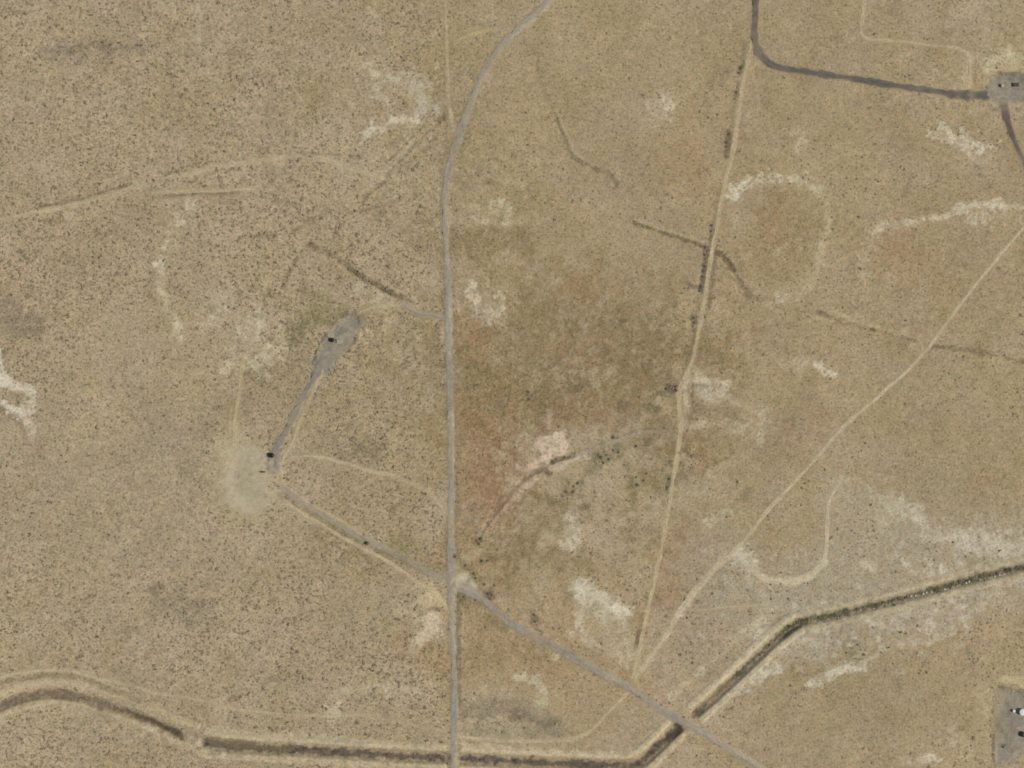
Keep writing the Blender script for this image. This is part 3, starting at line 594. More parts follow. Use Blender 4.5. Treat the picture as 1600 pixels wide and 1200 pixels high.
# ------------------------------------------------------------------ roads and tracks (defined before the ground so that the ground is levelled under them)
ROADS = [
 # name, label, points (x, y, half width), colour, strength, kind of surface
 ('road', 'grey gravel road running north to south past the crossroads', [(905, -60, 5), (860, -2, 5), (835, 24, 5), (800, 54, 5), (775, 82, 4.2), (755, 115, 4), (742, 145, 4), (732, 170, 5), (722, 195, 6), (714, 220, 6), (706, 245, 5), (699, 275, 4.2), (696, 310, 4.2), (696, 350, 4.2), (698, 400, 4.2), (700, 450, 4.2), (701, 500, 4.4), (702, 560, 4.2), (703, 620, 4.2), (705, 700, 4.2), (705, 780, 4.4), (704, 860, 5), (706, 900, 6), (706, 950, 5), (708, 1010, 4.6), (710, 1080, 5), (710, 1150, 5), (708, 1210, 5), (706, 1300, 5)], ROADG, .9, 'gravel'),
 ('road', 'grey gravel road running from the crossroads to the south-east', [(708, 910, 6), (725, 920, 8), (745, 930, 6), (770, 950, 5), (800, 975, 5.4), (840, 997, 5.6), (880, 1018, 5.6), (920, 1042, 5.4), (960, 1062, 5.2), (1000, 1085, 5), (1040, 1113, 5.2), (1080, 1135, 5.4), (1120, 1158, 5.4), (1160, 1183, 5.4), (1200, 1206, 5.4), (1300, 1265, 5.4)], (147, 139, 125), .85, 'gravel'),
 ('road', 'faint grey road leading north-west from the crossroads to the wells', [(704, 905, 5), (672, 895, 4), (640, 878, 4), (600, 857, 4), (574, 846, 4), (540, 826, 3.8), (510, 808, 3.8), (480, 790, 3.8), (455, 772, 4.4), (440, 760, 5)], (150, 141, 121), .7, 'gravel'),
 ('road', 'grey service road between the black tank and the narrow well pad', [(430, 740, 8), (428, 722, 8), (432, 702, 5), (446, 676, 4.6), (460, 648, 4.6), (474, 620, 4.6), (488, 596, 4.8), (500, 574, 6)], (134, 127, 115), .8, 'gravel'),
 ('road', 'dark grey spur road joining the north to south road by the narrow well pad', [(632, 476, 1.5), (645, 485, 4), (658, 490, 3.6), (675, 492, 3), (697, 498, 3.4)], (132, 126, 114), .75, 'gravel'),
 ('road', 'black surfaced road curving from the north edge to the north-east pad', [(1181, -60, 5), (1180, 0, 5.5), (1180, 25, 4.5), (1179, 50, 5), (1182, 72, 6), (1192, 90, 6), (1208, 102, 5), (1230, 108, 4.2), (1270, 114, 4.2), (1320, 121, 4.4), (1380, 131, 4.4), (1440, 140, 4.6), (1500, 148, 5.4), (1550, 150, 6)], BLACKTOP, .88, 'tar'),
 ('road', 'narrow black road running south from the north-east pad', [(1568, 158, 7), (1570, 170, 5.5), (1573, 185, 4.4), (1580, 207, 3.4), (1588, 228, 3.2), (1597, 246, 3), (1625, 300, 3)], (98, 89, 81), .85, 'tar'),
 ('dirt_track', 'pale straight wheel track running south beside the north part of the gravel road', [(694, -60, 2.5), (696, 0, 2.5), (697, 45, 2.5), (699, 90, 2.5), (699, 130, 2.5), (702, 165, 2.5), (706, 190, 2.8), (709, 210, 3)], TRACK, .6, 'dirt'),
 ('dirt_track', 'faint buff track curving between the straight track and the gravel road', [(705, 74, 2), (712, 66, 3), (728, 57, 3), (755, 48, 3), (785, 41, 3.2), (803, 42, 3)], (176, 158, 116), .5, 'dirt'),
 ('dirt_track', 'long pale track running from the black road down to the south-east road', [(1178, 55, 1.5), (1172, 75, 2.5), (1168, 100, 3.5), (1162, 125, 3), (1156, 160, 3), (1151, 200, 3), (1144, 240, 3), (1136, 270, 3.5), (1131, 295, 3.2), (1126, 320, 3), (1119, 360, 2.8), (1112, 395, 2.8), (1106, 430, 2.8), (1100, 470, 3), (1095, 500, 3.4), (1089, 530, 2.8), (1082, 560, 2.6), (1070, 590, 3), (1061, 610, 4), (1061, 640, 3.5), (1063, 665, 4), (1060, 695, 3), (1056, 720, 3), (1050, 760, 2.8), (1043, 800, 2.8), (1036, 840, 3), (1028, 880, 2.8), (1020, 920, 2.6), (1013, 950, 2.6), (1004, 990, 2.6), (998, 1020, 4), (993, 1050, 7), (990, 1068, 6)], (179, 163, 128), .82, 'dirt'),
 ('dirt_track', 'short pale link from the long track to the bend of the black road', [(1168, 112, 2), (1178, 102, 2), (1190, 96, 3)], TRACK, .6, 'dirt'),
 ('dirt_track', 'pale track crossing the east plain diagonally to the south-east road', [(1660, 290, 2.2), (1600, 355, 2.2), (1560, 402, 2.2), (1520, 450, 2.4), (1500, 476, 2.6), (1475, 510, 2.4), (1453, 540, 2.4), (1425, 572, 2.4), (1390, 604, 3), (1360, 630, 2.4), (1320, 665, 2.4), (1280, 710, 2.4), (1240, 754, 2.4), (1200, 797, 3), (1170, 835, 2.2), (1155, 852, 3), (1140, 868, 4), (1112, 893, 4), (1085, 925, 5), (1062, 955, 5), (1045, 985, 4), (1030, 1008, 3), (1012, 1032, 3), (998, 1052, 4)], (186, 170, 138), .75, 'dirt'),
 ('dirt_track', 'pale track curving from the south-east road west to the bridge', [(985, 1078, 2), (965, 1098, 2), (948, 1115, 2), (935, 1130, 2.2), (920, 1143, 2.6), (900, 1153, 3), (870, 1157, 2.6), (830, 1158, 2.4), (780, 1156, 2.6), (740, 1153, 2.6), (714, 1150, 2.6)], (180, 164, 132), .65, 'dirt'),
 ('dirt_track', 'thin pale track bending round a square corner near the north edge', [(1350, -60, 3), (1350, 0, 3), (1347, 30, 3), (1346, 50, 2.8), (1353, 59, 2.6), (1370, 62, 2.2), (1410, 65, 2.2), (1450, 70, 2.2), (1480, 73, 2.2), (1500, 77, 2.2), (1511, 84, 2.4), (1515, 96, 2.4), (1515, 125, 2.4), (1514, 146, 2.2)], (184, 167, 132), .62, 'dirt'),
 ('dirt_track', 'pale buff track south of the faint road, ending at the crossroads', [(440, 778, 2.5), (465, 798, 2.5), (500, 818, 2.6), (535, 840, 2.6), (570, 858, 2.8), (600, 874, 2.8), (630, 893, 3), (652, 908, 3.4), (675, 922, 4), (692, 942, 3), (700, 960, 2.5)], (186, 169, 134), .78, 'dirt'),
 ('dirt_track', 'pale track along the east side of the grey service road', [(508, 572, 1.6), (498, 592, 2.6), (484, 624, 2.6), (470, 655, 2.4), (457, 690, 2.2), (445, 712, 3), (439, 735, 3), (447, 760, 3), (470, 780, 3), (500, 797, 3), (535, 815, 3), (565, 838, 2)], (180, 164, 132), .65, 'dirt'),
 ('dirt_track', 'curved pale track rising from the wells to the gravel road', [(450, 715, 2), (480, 712, 2), (510, 716, 2.2), (545, 726, 2.6), (580, 736, 2.6), (610, 742, 3), (635, 752, 3.4), (655, 760, 3.8), (672, 773, 3.6), (685, 787, 3), (694, 802, 2.5)], (184, 167, 136), .78, 'dirt'),
 ('dirt_track', 'pale wheel track running north from the round clearing', [(366, 700, 3), (366, 680, 3), (368, 650, 3), (372, 620, 3), (376, 590, 3), (380, 565, 4), (384, 548, 4)], (178, 163, 126), .62, 'dirt'),
 ('dirt_track', 'pale thin wheel rut beside the track north of the round clearing', [(358, 680, 1.6), (358, 655, 1.6), (361, 630, 1.4)], (172, 158, 122), .35, 'dirt'),
 ('dirt_track', 'narrow pale track past the north end of the narrow well pad', [(556, 492, 2), (570, 484, 2.4), (590, 479, 2.4), (608, 477, 2), (632, 478, 2)], (178, 164, 130), .7, 'dirt'),
 ('dirt_track', 'broad faint track crossing the west plain from the west edge', [(-60, 352, 5), (0, 344, 5), (40, 335, 4.5), (80, 327, 4.5), (120, 318, 4.5), (170, 306, 4.5), (215, 290, 4.5), (250, 283, 5), (300, 270, 5), (340, 260, 5), (400, 252, 5), (440, 246, 4), (470, 243, 3.5), (510, 250, 4), (545, 262, 4), (580, 272, 3.5), (610, 282, 2.5)], (179, 164, 130), .6, 'dirt'),
 ('dirt_track', 'short pale rut splitting off the broad faint track', [(235, 300, 2), (280, 300, 2.6), (320, 299, 2.6), (360, 297, 2.2), (400, 294, 2)], (182, 168, 132), .58, 'dirt'),
 ('dirt_track', 'faint track lying south of the broad faint track', [(250, 310, 1.5), (300, 304, 1.5), (370, 303, 1.5)], (124, 112, 82), .35, 'dirt'),
 ('dirt_track', 'thin pale track north of the canal in the south-west', [(-60, 1072, 2), (0, 1058, 2), (40, 1050, 2), (80, 1047, 2), (120, 1051, 2), (165, 1063, 2), (200, 1070, 2), (222, 1077, 2.4), (240, 1083, 2), (290, 1090, 1.6), (330, 1098, 1.6), (360, 1107, 1.6), (400, 1112, 1.6), (450, 1116, 1.4), (500, 1119, 2.4), (540, 1118, 2.2), (560, 1116, 2.2), (580, 1120, 3), (600, 1124, 2), (640, 1132, 1.6), (670, 1139, 1.6), (700, 1144, 1.6)], (182, 166, 132), .55, 'dirt'),
 ('dirt_track', 'pale track looping round the grassy hollow in the south-east', [(1310, 755, 2.5), (1302, 768, 2.6), (1295, 785, 2.6), (1292, 815, 2.8), (1291, 850, 3), (1286, 878, 3.4), (1272, 893, 5), (1252, 903, 5), (1225, 910, 4.4), (1200, 907, 4), (1182, 898, 3), (1172, 888, 3)], (190, 177, 146), .75, 'dirt'),
 ('dirt_track', 'short pale track west of the grassy hollow', [(1070, 953, 1.6), (1100, 953, 1.6), (1140, 948, 1.6), (1200, 944, 1.6), (1230, 936, 1.6)], (182, 168, 132), .5, 'dirt'),
]
# level the ground a little under roads
Hs = H.copy()
for r in ROADS:
    res = dist_field([(p[0], p[1]) for p in r[2]], 12)
    if res is None: continue
    D, sy, sx = res
    wd = 5 if r[0] == 'road' else 3
    DENS[sy, sx] *= sstep((D - wd + 1) / 3.0)
    al = .45 if r[0] == 'road' else .3
    GRN[sy, sx] *= 1 - .5 * sstep(1 - (D - wd) / 3.0)
    m = (sstep(1 - (D - wd * .6) / 5.0) * al * r[4])[..., None]     # scattered gravel and dust beside the road
    COLR[sy, sx] = COLR[sy, sx] * (1 - m * .6) + lin(r[3]).astype(np.float32) * m * .6
    if r[0] == 'road': H[sy, sx] += .35 * sstep(1 - (D - 4) / 5.0)

def sample(A, mx, my):
    fx = np.clip(np.asarray(mx, float) - X0, 0, NX - 1.001); fy = np.clip(np.asarray(my, float) - Y0, 0, NY - 1.001)
    ix = fx.astype(int); iy = fy.astype(int); tx = fx - ix; ty = fy - iy
    if A.ndim == 3: tx = tx[..., None]; ty = ty[..., None]
    return (A[iy, ix] * (1-tx) + A[iy, ix+1] * tx) * (1-ty) + (A[iy+1, ix] * (1-tx) + A[iy+1, ix+1] * tx) * ty
def wx(mx): return mx - 800.0
def wy(my): return 600.0 - my
def hz(mx, my): return float(sample(H, mx, my))

# ------------------------------------------------------------------ materials
def new_mat(name):
    m = bpy.data.materials.new(name); m.use_nodes = True
    nt = m.node_tree; nt.nodes.clear()
    out = nt.nodes.new('ShaderNodeOutputMaterial'); b = nt.nodes.new('ShaderNodeBsdfPrincipled')
    nt.links.new(b.outputs[0], out.inputs['Surface'])
    return m, nt, b
def math_n(nt, op, a, b=None, c=None):
    n = nt.nodes.new('ShaderNodeMath'); n.operation = op
    for i, v in enumerate((a, b, c)):
        if v is None: continue
        if isinstance(v, (int, float)): n.inputs[i].default_value = v
        else: nt.links.new(v, n.inputs[i])
    return n.outputs[0]
def noise_n(nt, vec, scale, detail=2.0, rough=.6):
    n = nt.nodes.new('ShaderNodeTexNoise'); n.inputs['Scale'].default_value = scale; n.inputs['Detail'].default_value = detail
    n.inputs['Roughness'].default_value = rough; nt.links.new(vec, n.inputs['Vector'])
    return n.outputs['Fac'] if 'Fac' in n.outputs else n.outputs[0]

def soil_mat(name, grain, hue, bump, rough=.95, tuft=0):
    """survey colour of the ground, broken up by grain, tufts and stones"""
    m, nt, b = new_mat(name)
    at = nt.nodes.new('ShaderNodeAttribute'); at.attribute_name = 'Col'
    geo = nt.nodes.new('ShaderNodeNewGeometry')
    pos = geo.outputs['Position']
    n1 = noise_n(nt, pos, .28, 2.0, .75)       # tufts, about 3 m
    n1 = math_n(nt, 'ADD', math_n(nt, 'MULTIPLY', n1, .65), math_n(nt, 'MULTIPLY', noise_n(nt, pos, .55, 2.0, .7), .5))
    n2 = noise_n(nt, pos, .09, 2.0, .6)       # clumps
    n3 = noise_n(nt, pos, 1.4, 1.0, .6)        # stones
    s = math_n(nt, 'MULTIPLY', math_n(nt, 'SUBTRACT', n1, .575), grain * 2.7)
    s = math_n(nt, 'ADD', s, math_n(nt, 'MULTIPLY', math_n(nt, 'SUBTRACT', n2, .5), grain * .7))
    s = math_n(nt, 'ADD', s, math_n(nt, 'MULTIPLY', math_n(nt, 'SUBTRACT', n3, .5), grain * .5))
    if tuft:
        vo = nt.nodes.new('ShaderNodeTexVoronoi'); vo.inputs['Scale'].default_value = .19; nt.links.new(pos, vo.inputs['Vector'])
        mr = nt.nodes.new('ShaderNodeMapRange'); mr.interpolation_type = 'SMOOTHSTEP'
        mr.inputs[1].default_value = .12; mr.inputs[2].default_value = .5; mr.inputs[3].default_value = -tuft; mr.inputs[4].default_value = tuft * .35
        nt.links.new(vo.outputs['Distance'], mr.inputs[0])
        sc_ = nt.nodes.new('ShaderNodeSeparateColor'); nt.links.new(vo.outputs['Color'], sc_.inputs[0])
        s = math_n(nt, 'ADD', s, math_n(nt, 'MULTIPLY', mr.outputs[0], math_n(nt, 'MULTIPLY', sc_.outputs[0], 1.6)))
    s = math_n(nt, 'MULTIPLY', s, at.outputs['Alpha'])
    s = math_n(nt, 'MAXIMUM', math_n(nt, 'ADD', s, 1.0), .35)
    # colour drift: olive to rose
    h = math_n(nt, 'MULTIPLY', math_n(nt, 'SUBTRACT', noise_n(nt, pos, .11, 3.0, .7), .5), hue)
    h2 = math_n(nt, 'MULTIPLY', math_n(nt, 'SUBTRACT', noise_n(nt, pos, .16, 2.0, .7), .5), hue)
    comb = nt.nodes.new('ShaderNodeCombineXYZ')
    nt.links.new(math_n(nt, 'MULTIPLY', s, math_n(nt, 'ADD', h, 1.0)), comb.inputs[0])
    nt.links.new(s, comb.inputs[1])
    nt.links.new(math_n(nt, 'MULTIPLY', s, math_n(nt, 'ADD', h2, 1.0)), comb.inputs[2])
    mul = nt.nodes.new('ShaderNodeVectorMath'); mul.operation = 'MULTIPLY'
    nt.links.new(at.outputs['Color'], mul.inputs[0]); nt.links.new(comb.outputs[0], mul.inputs[1])
    nt.links.new(mul.outputs[0], b.inputs['Base Color'])
    b.inputs['Roughness'].default_value = rough
    b.inputs['Specular IOR Level'].default_value = .15
    if bump:
        bp = nt.nodes.new('ShaderNodeBump'); bp.inputs['Strength'].default_value = bump; bp.inputs['Distance'].default_value = .5
        nt.links.new(n1, bp.inputs['Height']); nt.links.new(bp.outputs[0], b.inputs['Normal'])
    return m
M_SOIL = soil_mat('desert_soil', .72, .36, .3, .95, .2)
M_GRAVEL = soil_mat('road_gravel', .42, .14, .1)
M_TAR = soil_mat('road_tar', .34, .14, .08, .8)
M_DIRT = soil_mat('track_dirt', .55, .2, .15)

def plain_mat(name, rgb, rough=.6, metal=0.0, vary=.25, scale=.8, rgb2=None):
    m, nt, b = new_mat(name)
    tc = nt.nodes.new('ShaderNodeTexCoord')
    mp = nt.nodes.new('ShaderNodeMapping'); mp.inputs['Scale'].default_value = (1, 1, .35)
    nt.links.new(tc.outputs['Object'], mp.inputs[0])
    n = noise_n(nt, mp.outputs[0], scale, 5.0, .6)
    r = nt.nodes.new('ShaderNodeMix'); r.data_type = 'RGBA'
    nt.links.new(n, r.inputs['Factor'])
    c2 = rgb2 or tuple(c * (1 - vary) for c in rgb)
    r.inputs[6].default_value = (*[min(1, c * (1 + vary * .5)) for c in rgb], 1); r.inputs[7].default_value = (*c2, 1)
    nt.links.new(r.outputs[2], b.inputs['Base Color'])
    b.inputs['Roughness'].default_value = rough; b.inputs['Metallic'].default_value = metal
    return m
M_BLACK = plain_mat('black_paint', (.012, .011, .010), .45)
M_BROWNP = plain_mat('brown_paint', (.055, .042, .036), .6)
M_WHITE = plain_mat('white_paint', (.74, .73, .70), .5, 0, .12, .8, (.6, .56, .48))
M_TANP = plain_mat('tan_paint', (.42, .37, .25), .6)
M_CONC = plain_mat('concrete', (.40, .36, .28), .9)
M_STEEL = plain_mat('galvanised_steel', (.42, .42, .40), .5, .3)
M_RUST = plain_mat('rusty_steel', (.12, .06, .035), .8)
M_DARKSTEEL = plain_mat('dark_green_steel', (.03, .035, .03), .5)
M_ROCK = plain_mat('pale_rock', (.52, .48, .40), .9, 0, .3, .6)
M_BARK = plain_mat('bark', (.11, .085, .06), .9)

def leaf_mat(name, c1, c2):
    m, nt, b = new_mat(name)
    geo = nt.nodes.new('ShaderNodeNewGeometry')
    n = noise_n(nt, geo.outputs['Position'], .45, 3.0, .7)
    r = nt.nodes.new('ShaderNodeMix'); r.data_type = 'RGBA'
    cr = nt.nodes.new('ShaderNodeMapRange'); cr.inputs[1].default_value = .3; cr.inputs[2].default_value = .7
    nt.links.new(n, cr.inputs[0]); nt.links.new(cr.outputs[0], r.inputs['Factor'])
    r.inputs[6].default_value = (*c1, 1); r.inputs[7].default_value = (*c2, 1)
    nt.links.new(r.outputs[2], b.inputs['Base Color'])
    b.inputs['Roughness'].default_value = .85; b.inputs['Specular IOR Level'].default_value = .2
    return m
M_LEAF = leaf_mat('shrub_foliage', (.26, .205, .125), (.33, .27, .178))
M_LEAF2 = leaf_mat('green_foliage', (.12, .122, .078), (.18, .172, .115))
M_LEAF3 = leaf_mat('dark_foliage', (.175, .138, .085), (.225, .182, .118))

# ------------------------------------------------------------------ object helpers
def tagit(o, label=None, cat=None, group=None, kind=None):
    if label: o['label'] = label
    if cat: o['category'] = cat
    if group: o['group'] = group
    if kind: o['kind'] = kind
    return o
def mesh_np(name, verts, faces, mat, parent=None, smooth=False):
    me = bpy.data.meshes.new(name)
    verts = np.asarray(verts, np.float32); faces = np.asarray(faces, np.int32)
    me.vertices.add(len(verts)); me.vertices.foreach_set('co', verts.ravel())
    k = faces.shape[1]
    me.loops.add(faces.size); me.loops.foreach_set('vertex_index', faces.ravel())
    me.polygons.add(len(faces)); me.polygons.foreach_set('loop_start', np.arange(0, faces.size, k, dtype=np.int32))
    try: me.polygons.foreach_set('loop_total', np.full(len(faces), k, np.int32))
    except Exception: pass
    me.polygons.foreach_set('use_smooth', np.full(len(faces), smooth))
    me.update(calc_edges=True)
    me.materials.append(mat)
    o = bpy.data.objects.new(name, me); COL.objects.link(o)
    if parent: o.parent = parent
    return o
def set_col(o, rgb, grain=None):
    a = o.data.color_attributes.new('Col', 'FLOAT_COLOR', 'POINT')
    c = np.ones((len(rgb), 4), np.float32); c[:, :3] = rgb
    if grain is not None: c[:, 3] = grain
    a.data.foreach_set('color', c.ravel())
def part(name, bm, mat, parent, smooth=False):
    me = bpy.data.meshes.new(name); bm.to_mesh(me); bm.free()
    me.materials.append(mat)
    if smooth:
        for p in me.polygons: p.use_smooth = abs(p.normal.z) < .7
    o = bpy.data.objects.new(name, me); COL.objects.link(o); o.parent = parent
    return o
def b_box(bm, c, s, rot=None):
    m = Matrix.Translation(c)
    if rot is not None: m = m @ rot
    m = m @ Matrix.Diagonal((s[0], s[1], s[2], 1))
    r = bmesh.ops.create_cube(bm, size=1, matrix=m)
    return r['verts']
def b_cyl(bm, p0, p1, r0, r1=None, seg=16):
    p0 = Vector(p0); p1 = Vector(p1); d = p1 - p0
    m = Matrix.Translation((p0 + p1) / 2) @ d.to_track_quat('Z', 'Y').to_matrix().to_4x4()
    bmesh.ops.create_cone(bm, cap_ends=True, segments=seg, radius1=r0, radius2=r0 if r1 is None else r1, depth=d.length, matrix=m)
def bevel(bm, w):
    bmesh.ops.bevel(bm, geom=bm.edges[:], offset=w, segments=1, affect='EDGES')
def thing(name, label, cat, mx, my, rot=0, group=None, z=None):
    o = bpy.data.objects.new(name, None); COL.objects.link(o)
    o.location = (wx(mx), wy(my), hz(mx, my) if z is None else z); o.rotation_euler = (0, 0, rot)
    return tagit(o, label, cat, group)

# ------------------------------------------------------------------ the ground: one sheet out to the horizon
step = 1.75
def axis(lo, hi):
    core = np.arange(lo, hi + step, step)
    g = []; s = step; x = core[-1]
    while x < 21000: s *= 1.35; x += s; g.append(x)
    g2 = []; s = step; x = core[0]
    while x > -20000: s *= 1.35; x -= s; g2.append(x)
    return np.concatenate([g2[::-1], core, g])
ax = axis(-60, 1660); ay = axis(-60, 1260)
MX, MY = np.meshgrid(ax, ay)
def fold(v, lo, n):           # mirror far cells back into the surveyed area for the plain sand tones
    t = np.mod(v - lo, 2 * n); return np.where(t > n, 2 * n - t, t) + lo
inside = (MX > X0) & (MX < X0 + NX - 1) & (MY > Y0) & (MY < Y0 + NY - 1)
Z = np.where(inside, sample(H, MX, MY), sample((.9 * N_BIG + .35 * N_MID).astype(np.float32), fold(MX, X0, NX - 2), fold(MY, Y0, NY - 2)))
C = np.where(inside[..., None], sample(COLR, MX, MY), sample(BASE, fold(MX, X0, NX - 2), fold(MY, Y0, NY - 2)))
nyv, nxv = MX.shape
V = np.stack([wx(MX), wy(MY), Z], -1).reshape(-1, 3)
idx = np.arange(nyv * nxv, dtype=np.int32).reshape(nyv, nxv)
F = np.stack([idx[1:, :-1], idx[1:, 1:], idx[:-1, 1:], idx[:-1, :-1]], -1).reshape(-1, 4)
ground = mesh_np('ground', V, F, M_SOIL, None, True)
set_col(ground, C.reshape(-1, 3), np.where(inside, sample(GRN, MX, MY), 1).ravel())
tagit(ground, 'dry sandy desert plain with bare pale patches and washes', None, None, 'structure')

# ------------------------------------------------------------------ roads
def ribbon(name, label, pts, col, al, kind, lift):
    P = catmull(pts, 2.5)
    ctr = P[:, :2]; hw = P[:, 2]
    T = np.gradient(ctr, axis=0); T /= np.linalg.norm(T, axis=1)[:, None] + 1e-9
    Nn = np.stack([-T[:, 1], T[:, 0]], 1)
    us = np.array([-1.25, -.95, -.6, -.25, .25, .6, .95, 1.25])
    n = len(P)
    r = np.random.default_rng(abs(hash(label)) % 1000 if False else len(label) * 7 + n)
    def rough(m):
        a = r.standard_normal(n // m + 3); t = np.arange(n) / m; i = t.astype(int); f = t - i
        f = f * f * (3 - 2 * f)
        return a[i] * (1 - f) + a[i + 1] * f
    wob = 1 + .16 * rough(5) + .1 * rough(2)
    along = np.clip(1 + .2 * rough(14) + .14 * rough(4), .35, 1.2)
    e = np.minimum(np.arange(n), np.arange(n)[::-1]) * 2.5 / 9.0
    along = along * sstep(e + .05)
    shift = .25 * rough(9)
    tone = rough(22)
    vs = []; cs = []
    target = lin(col)
    for j, u in enumerate(us):
        off = u * hw * wob + shift + .12 * hw * rough(2) * (abs(u) > .9)
        x = ctr[:, 0] + Nn[:, 0] * off; y = ctr[:, 1] + Nn[:, 1] * off
        z = sample(H, x, y) + (lift if abs(u) < 1 else -.06)
        g = sample(COLR, x, y)
        if kind == 'dirt': prof = [0, .55, .95, .85, .85, .95, .55, 0][j]     # two worn wheel lines
        elif kind == 'tar': prof = [0, .75, 1, 1, 1, 1, .75, 0][j]
        else: prof = [0, .7, 1, .92, .92, 1, .7, 0][j]
        k = np.clip(al * (1.18 if kind == 'dirt' else 1) * prof * along * (1 + .1 * rough(3)), 0, 1)[:, None]
        shade = 1 + (.08 if kind != 'dirt' else .06) * rough(6)[:, None] + .05 * rough(2)[:, None]
        tt = target[None, :]
        if kind == 'gravel':
            q = np.clip(.32 + .45 * tone, 0, .8)[:, None] * (.95 if u < 0 else .25)
            tt = tt * (1 - q) + lin((176, 163, 136)) * q
        cs.append(g * (1 - k) + tt * shade * k)
        vs.append(np.stack([wx(x), wy(y), z], 1))
    V = np.stack(vs, 1).reshape(-1, 3); Cc = np.stack(cs, 1).reshape(-1, 3)
    m = len(us); idx = np.arange(n * m, dtype=np.int32).reshape(n, m)
    F = np.stack([idx[:-1, :-1], idx[:-1, 1:], idx[1:, 1:], idx[1:, :-1]], -1).reshape(-1, 4)
    # face up
    a, b, c = V[F[0, 0]], V[F[0, 1]], V[F[0, 2]]
    if np.cross(b - a, c - a)[2] < 0: F = F[:, ::-1]
    o = mesh_np(name, V, F, {'gravel': M_GRAVEL, 'tar': M_TAR, 'dirt': M_DIRT}[kind], None, True)
    set_col(o, Cc)
    tagit(o, label, None, None, 'structure')
    return o
for i, (nm, lb, pts, col, al, kd) in enumerate(sorted(ROADS, key=lambda r: r[0] == 'road')):
    ribbon(nm, lb, pts, col, al, kd, .1 + .008 * i)

# gravel pads: flat graded sheets with feathered edges
def pad(label, outline, col, al, lift, rag=1.5):
    P = np.array(outline, float); c = P.mean(0)
    n = len(P); ring = []
    Q = catmull(np.vstack([P, P[:1]]), 3.0)[:-1][:, :2]
    k = len(Q)
    r = np.random.default_rng(len(label))
    jit = 1 + rag / 22 * r.standard_normal(k)
    vs = [[wx(c[0]), wy(c[1]), hz(*c) + lift]]; cs = [lin(col)]
    levels = [.12, .25, .38, .5, .62, .75, .86, .95, 1.0, 1.12]
    for li, l in enumerate(levels):
        q = c + (Q - c) * (l * (jit[:, None] if l > .8 else 1))
        z = sample(H, q[:, 0], q[:, 1]) + (lift if li < len(levels) - 1 else -.06)
        g = sample(COLR, q[:, 0], q[:, 1]); w = al * [1, 1, 1, 1, 1, 1, .95, .85, .6, 0][li] * np.clip(1 + .22 * N_F2[(q[:, 1] - Y0).astype(int), (q[:, 0] - X0).astype(int)], .4, 1.1)[:, None]
        s = 1 + (.16 * N_S + .10 * N_F2)[(q[:, 1] - Y0).astype(int), (q[:, 0] - X0).astype(int)][:, None]
        vs += np.stack([wx(q[:, 0]), wy(q[:, 1]), z], 1).tolist(); cs += (g * (1 - w) + lin(col) * s * w).tolist()
    me = bpy.data.meshes.new('gravel_pad'); faces = []
    for i in range(k): faces.append([0, 1 + i, 1 + (i + 1) % k])
    for li in range(len(levels) - 1):
        a0 = 1 + li * k; b0 = a0 + k
        for i in range(k): faces.append([a0 + i, b0 + i, b0 + (i + 1) % k, a0 + (i + 1) % k])
    me.from_pydata(vs, [], faces); me.update(); me.materials.append(M_GRAVEL)
    if me.polygons[0].normal.z < 0: me.flip_normals()
    o = bpy.data.objects.new('gravel_pad', me); COL.objects.link(o); set_col(o, np.array(cs, np.float32))
    return tagit(o, label, None, None, 'structure')
pad('long narrow grey gravel pad carrying a black tank and a low tan shed', [(498, 576), (496, 556), (503, 540), (513, 527), (528, 513), (542, 500), (556, 492), (563, 494), (562, 508), (556, 525), (545, 545), (528, 560), (510, 574)], (138, 131, 117), .45, .3)
pad('grey gravel pad at the north-east edge with a small white tank', [(1540, 142), (1546, 130), (1552, 120), (1565, 117), (1600, 117), (1650, 120), (1650, 165), (1600, 160), (1575, 160), (1555, 156)], (134, 127, 115), .45, .34)
pad('grey gravel pad at the south-east corner with white and black tanks', [(1558, 1082), (1566, 1076), (1590, 1080), (1650, 1088), (1650, 1175), (1600, 1168), (1580, 1180), (1565, 1200), (1556, 1190), (1554, 1160), (1556, 1110)], (134, 127, 114), .45, .32)

# ------------------------------------------------------------------ shrubs
def clump(seed, n, r, h, leaf, lobes=4):
    """leaf-sized quads spread through a few uneven lobes"""
    g = np.random.default_rng(seed)
    cen = np.stack([g.normal(0, r * .38, lobes), g.normal(0, r * .38, lobes), g.uniform(.4, .65, lobes) * h], 1)
    rad = g.uniform(.45, .75, lobes) * r
    vs = []
    for i in range(n):
        l = g.integers(lobes); d = g.normal(size=3); d /= np.linalg.norm(d); 
        p = cen[l] + d * rad[l] * g.uniform(.35, 1) ** .6 * np.array([1, 1, h / (2 * r) * 1.1])
        p[2] = max(.1, p[2])
        a = g.normal(size=3) * (1, 1, .38); a /= np.linalg.norm(a); b = np.cross(a, (g.normal(0, .4), g.normal(0, .4), 1.0)); b /= np.linalg.norm(b)
        s = leaf * g.uniform(.6, 1.3)
        vs += [p - a*s, p - b*s*.6, p + a*s, p + b*s*.6]
    return np.array(vs, np.float32)
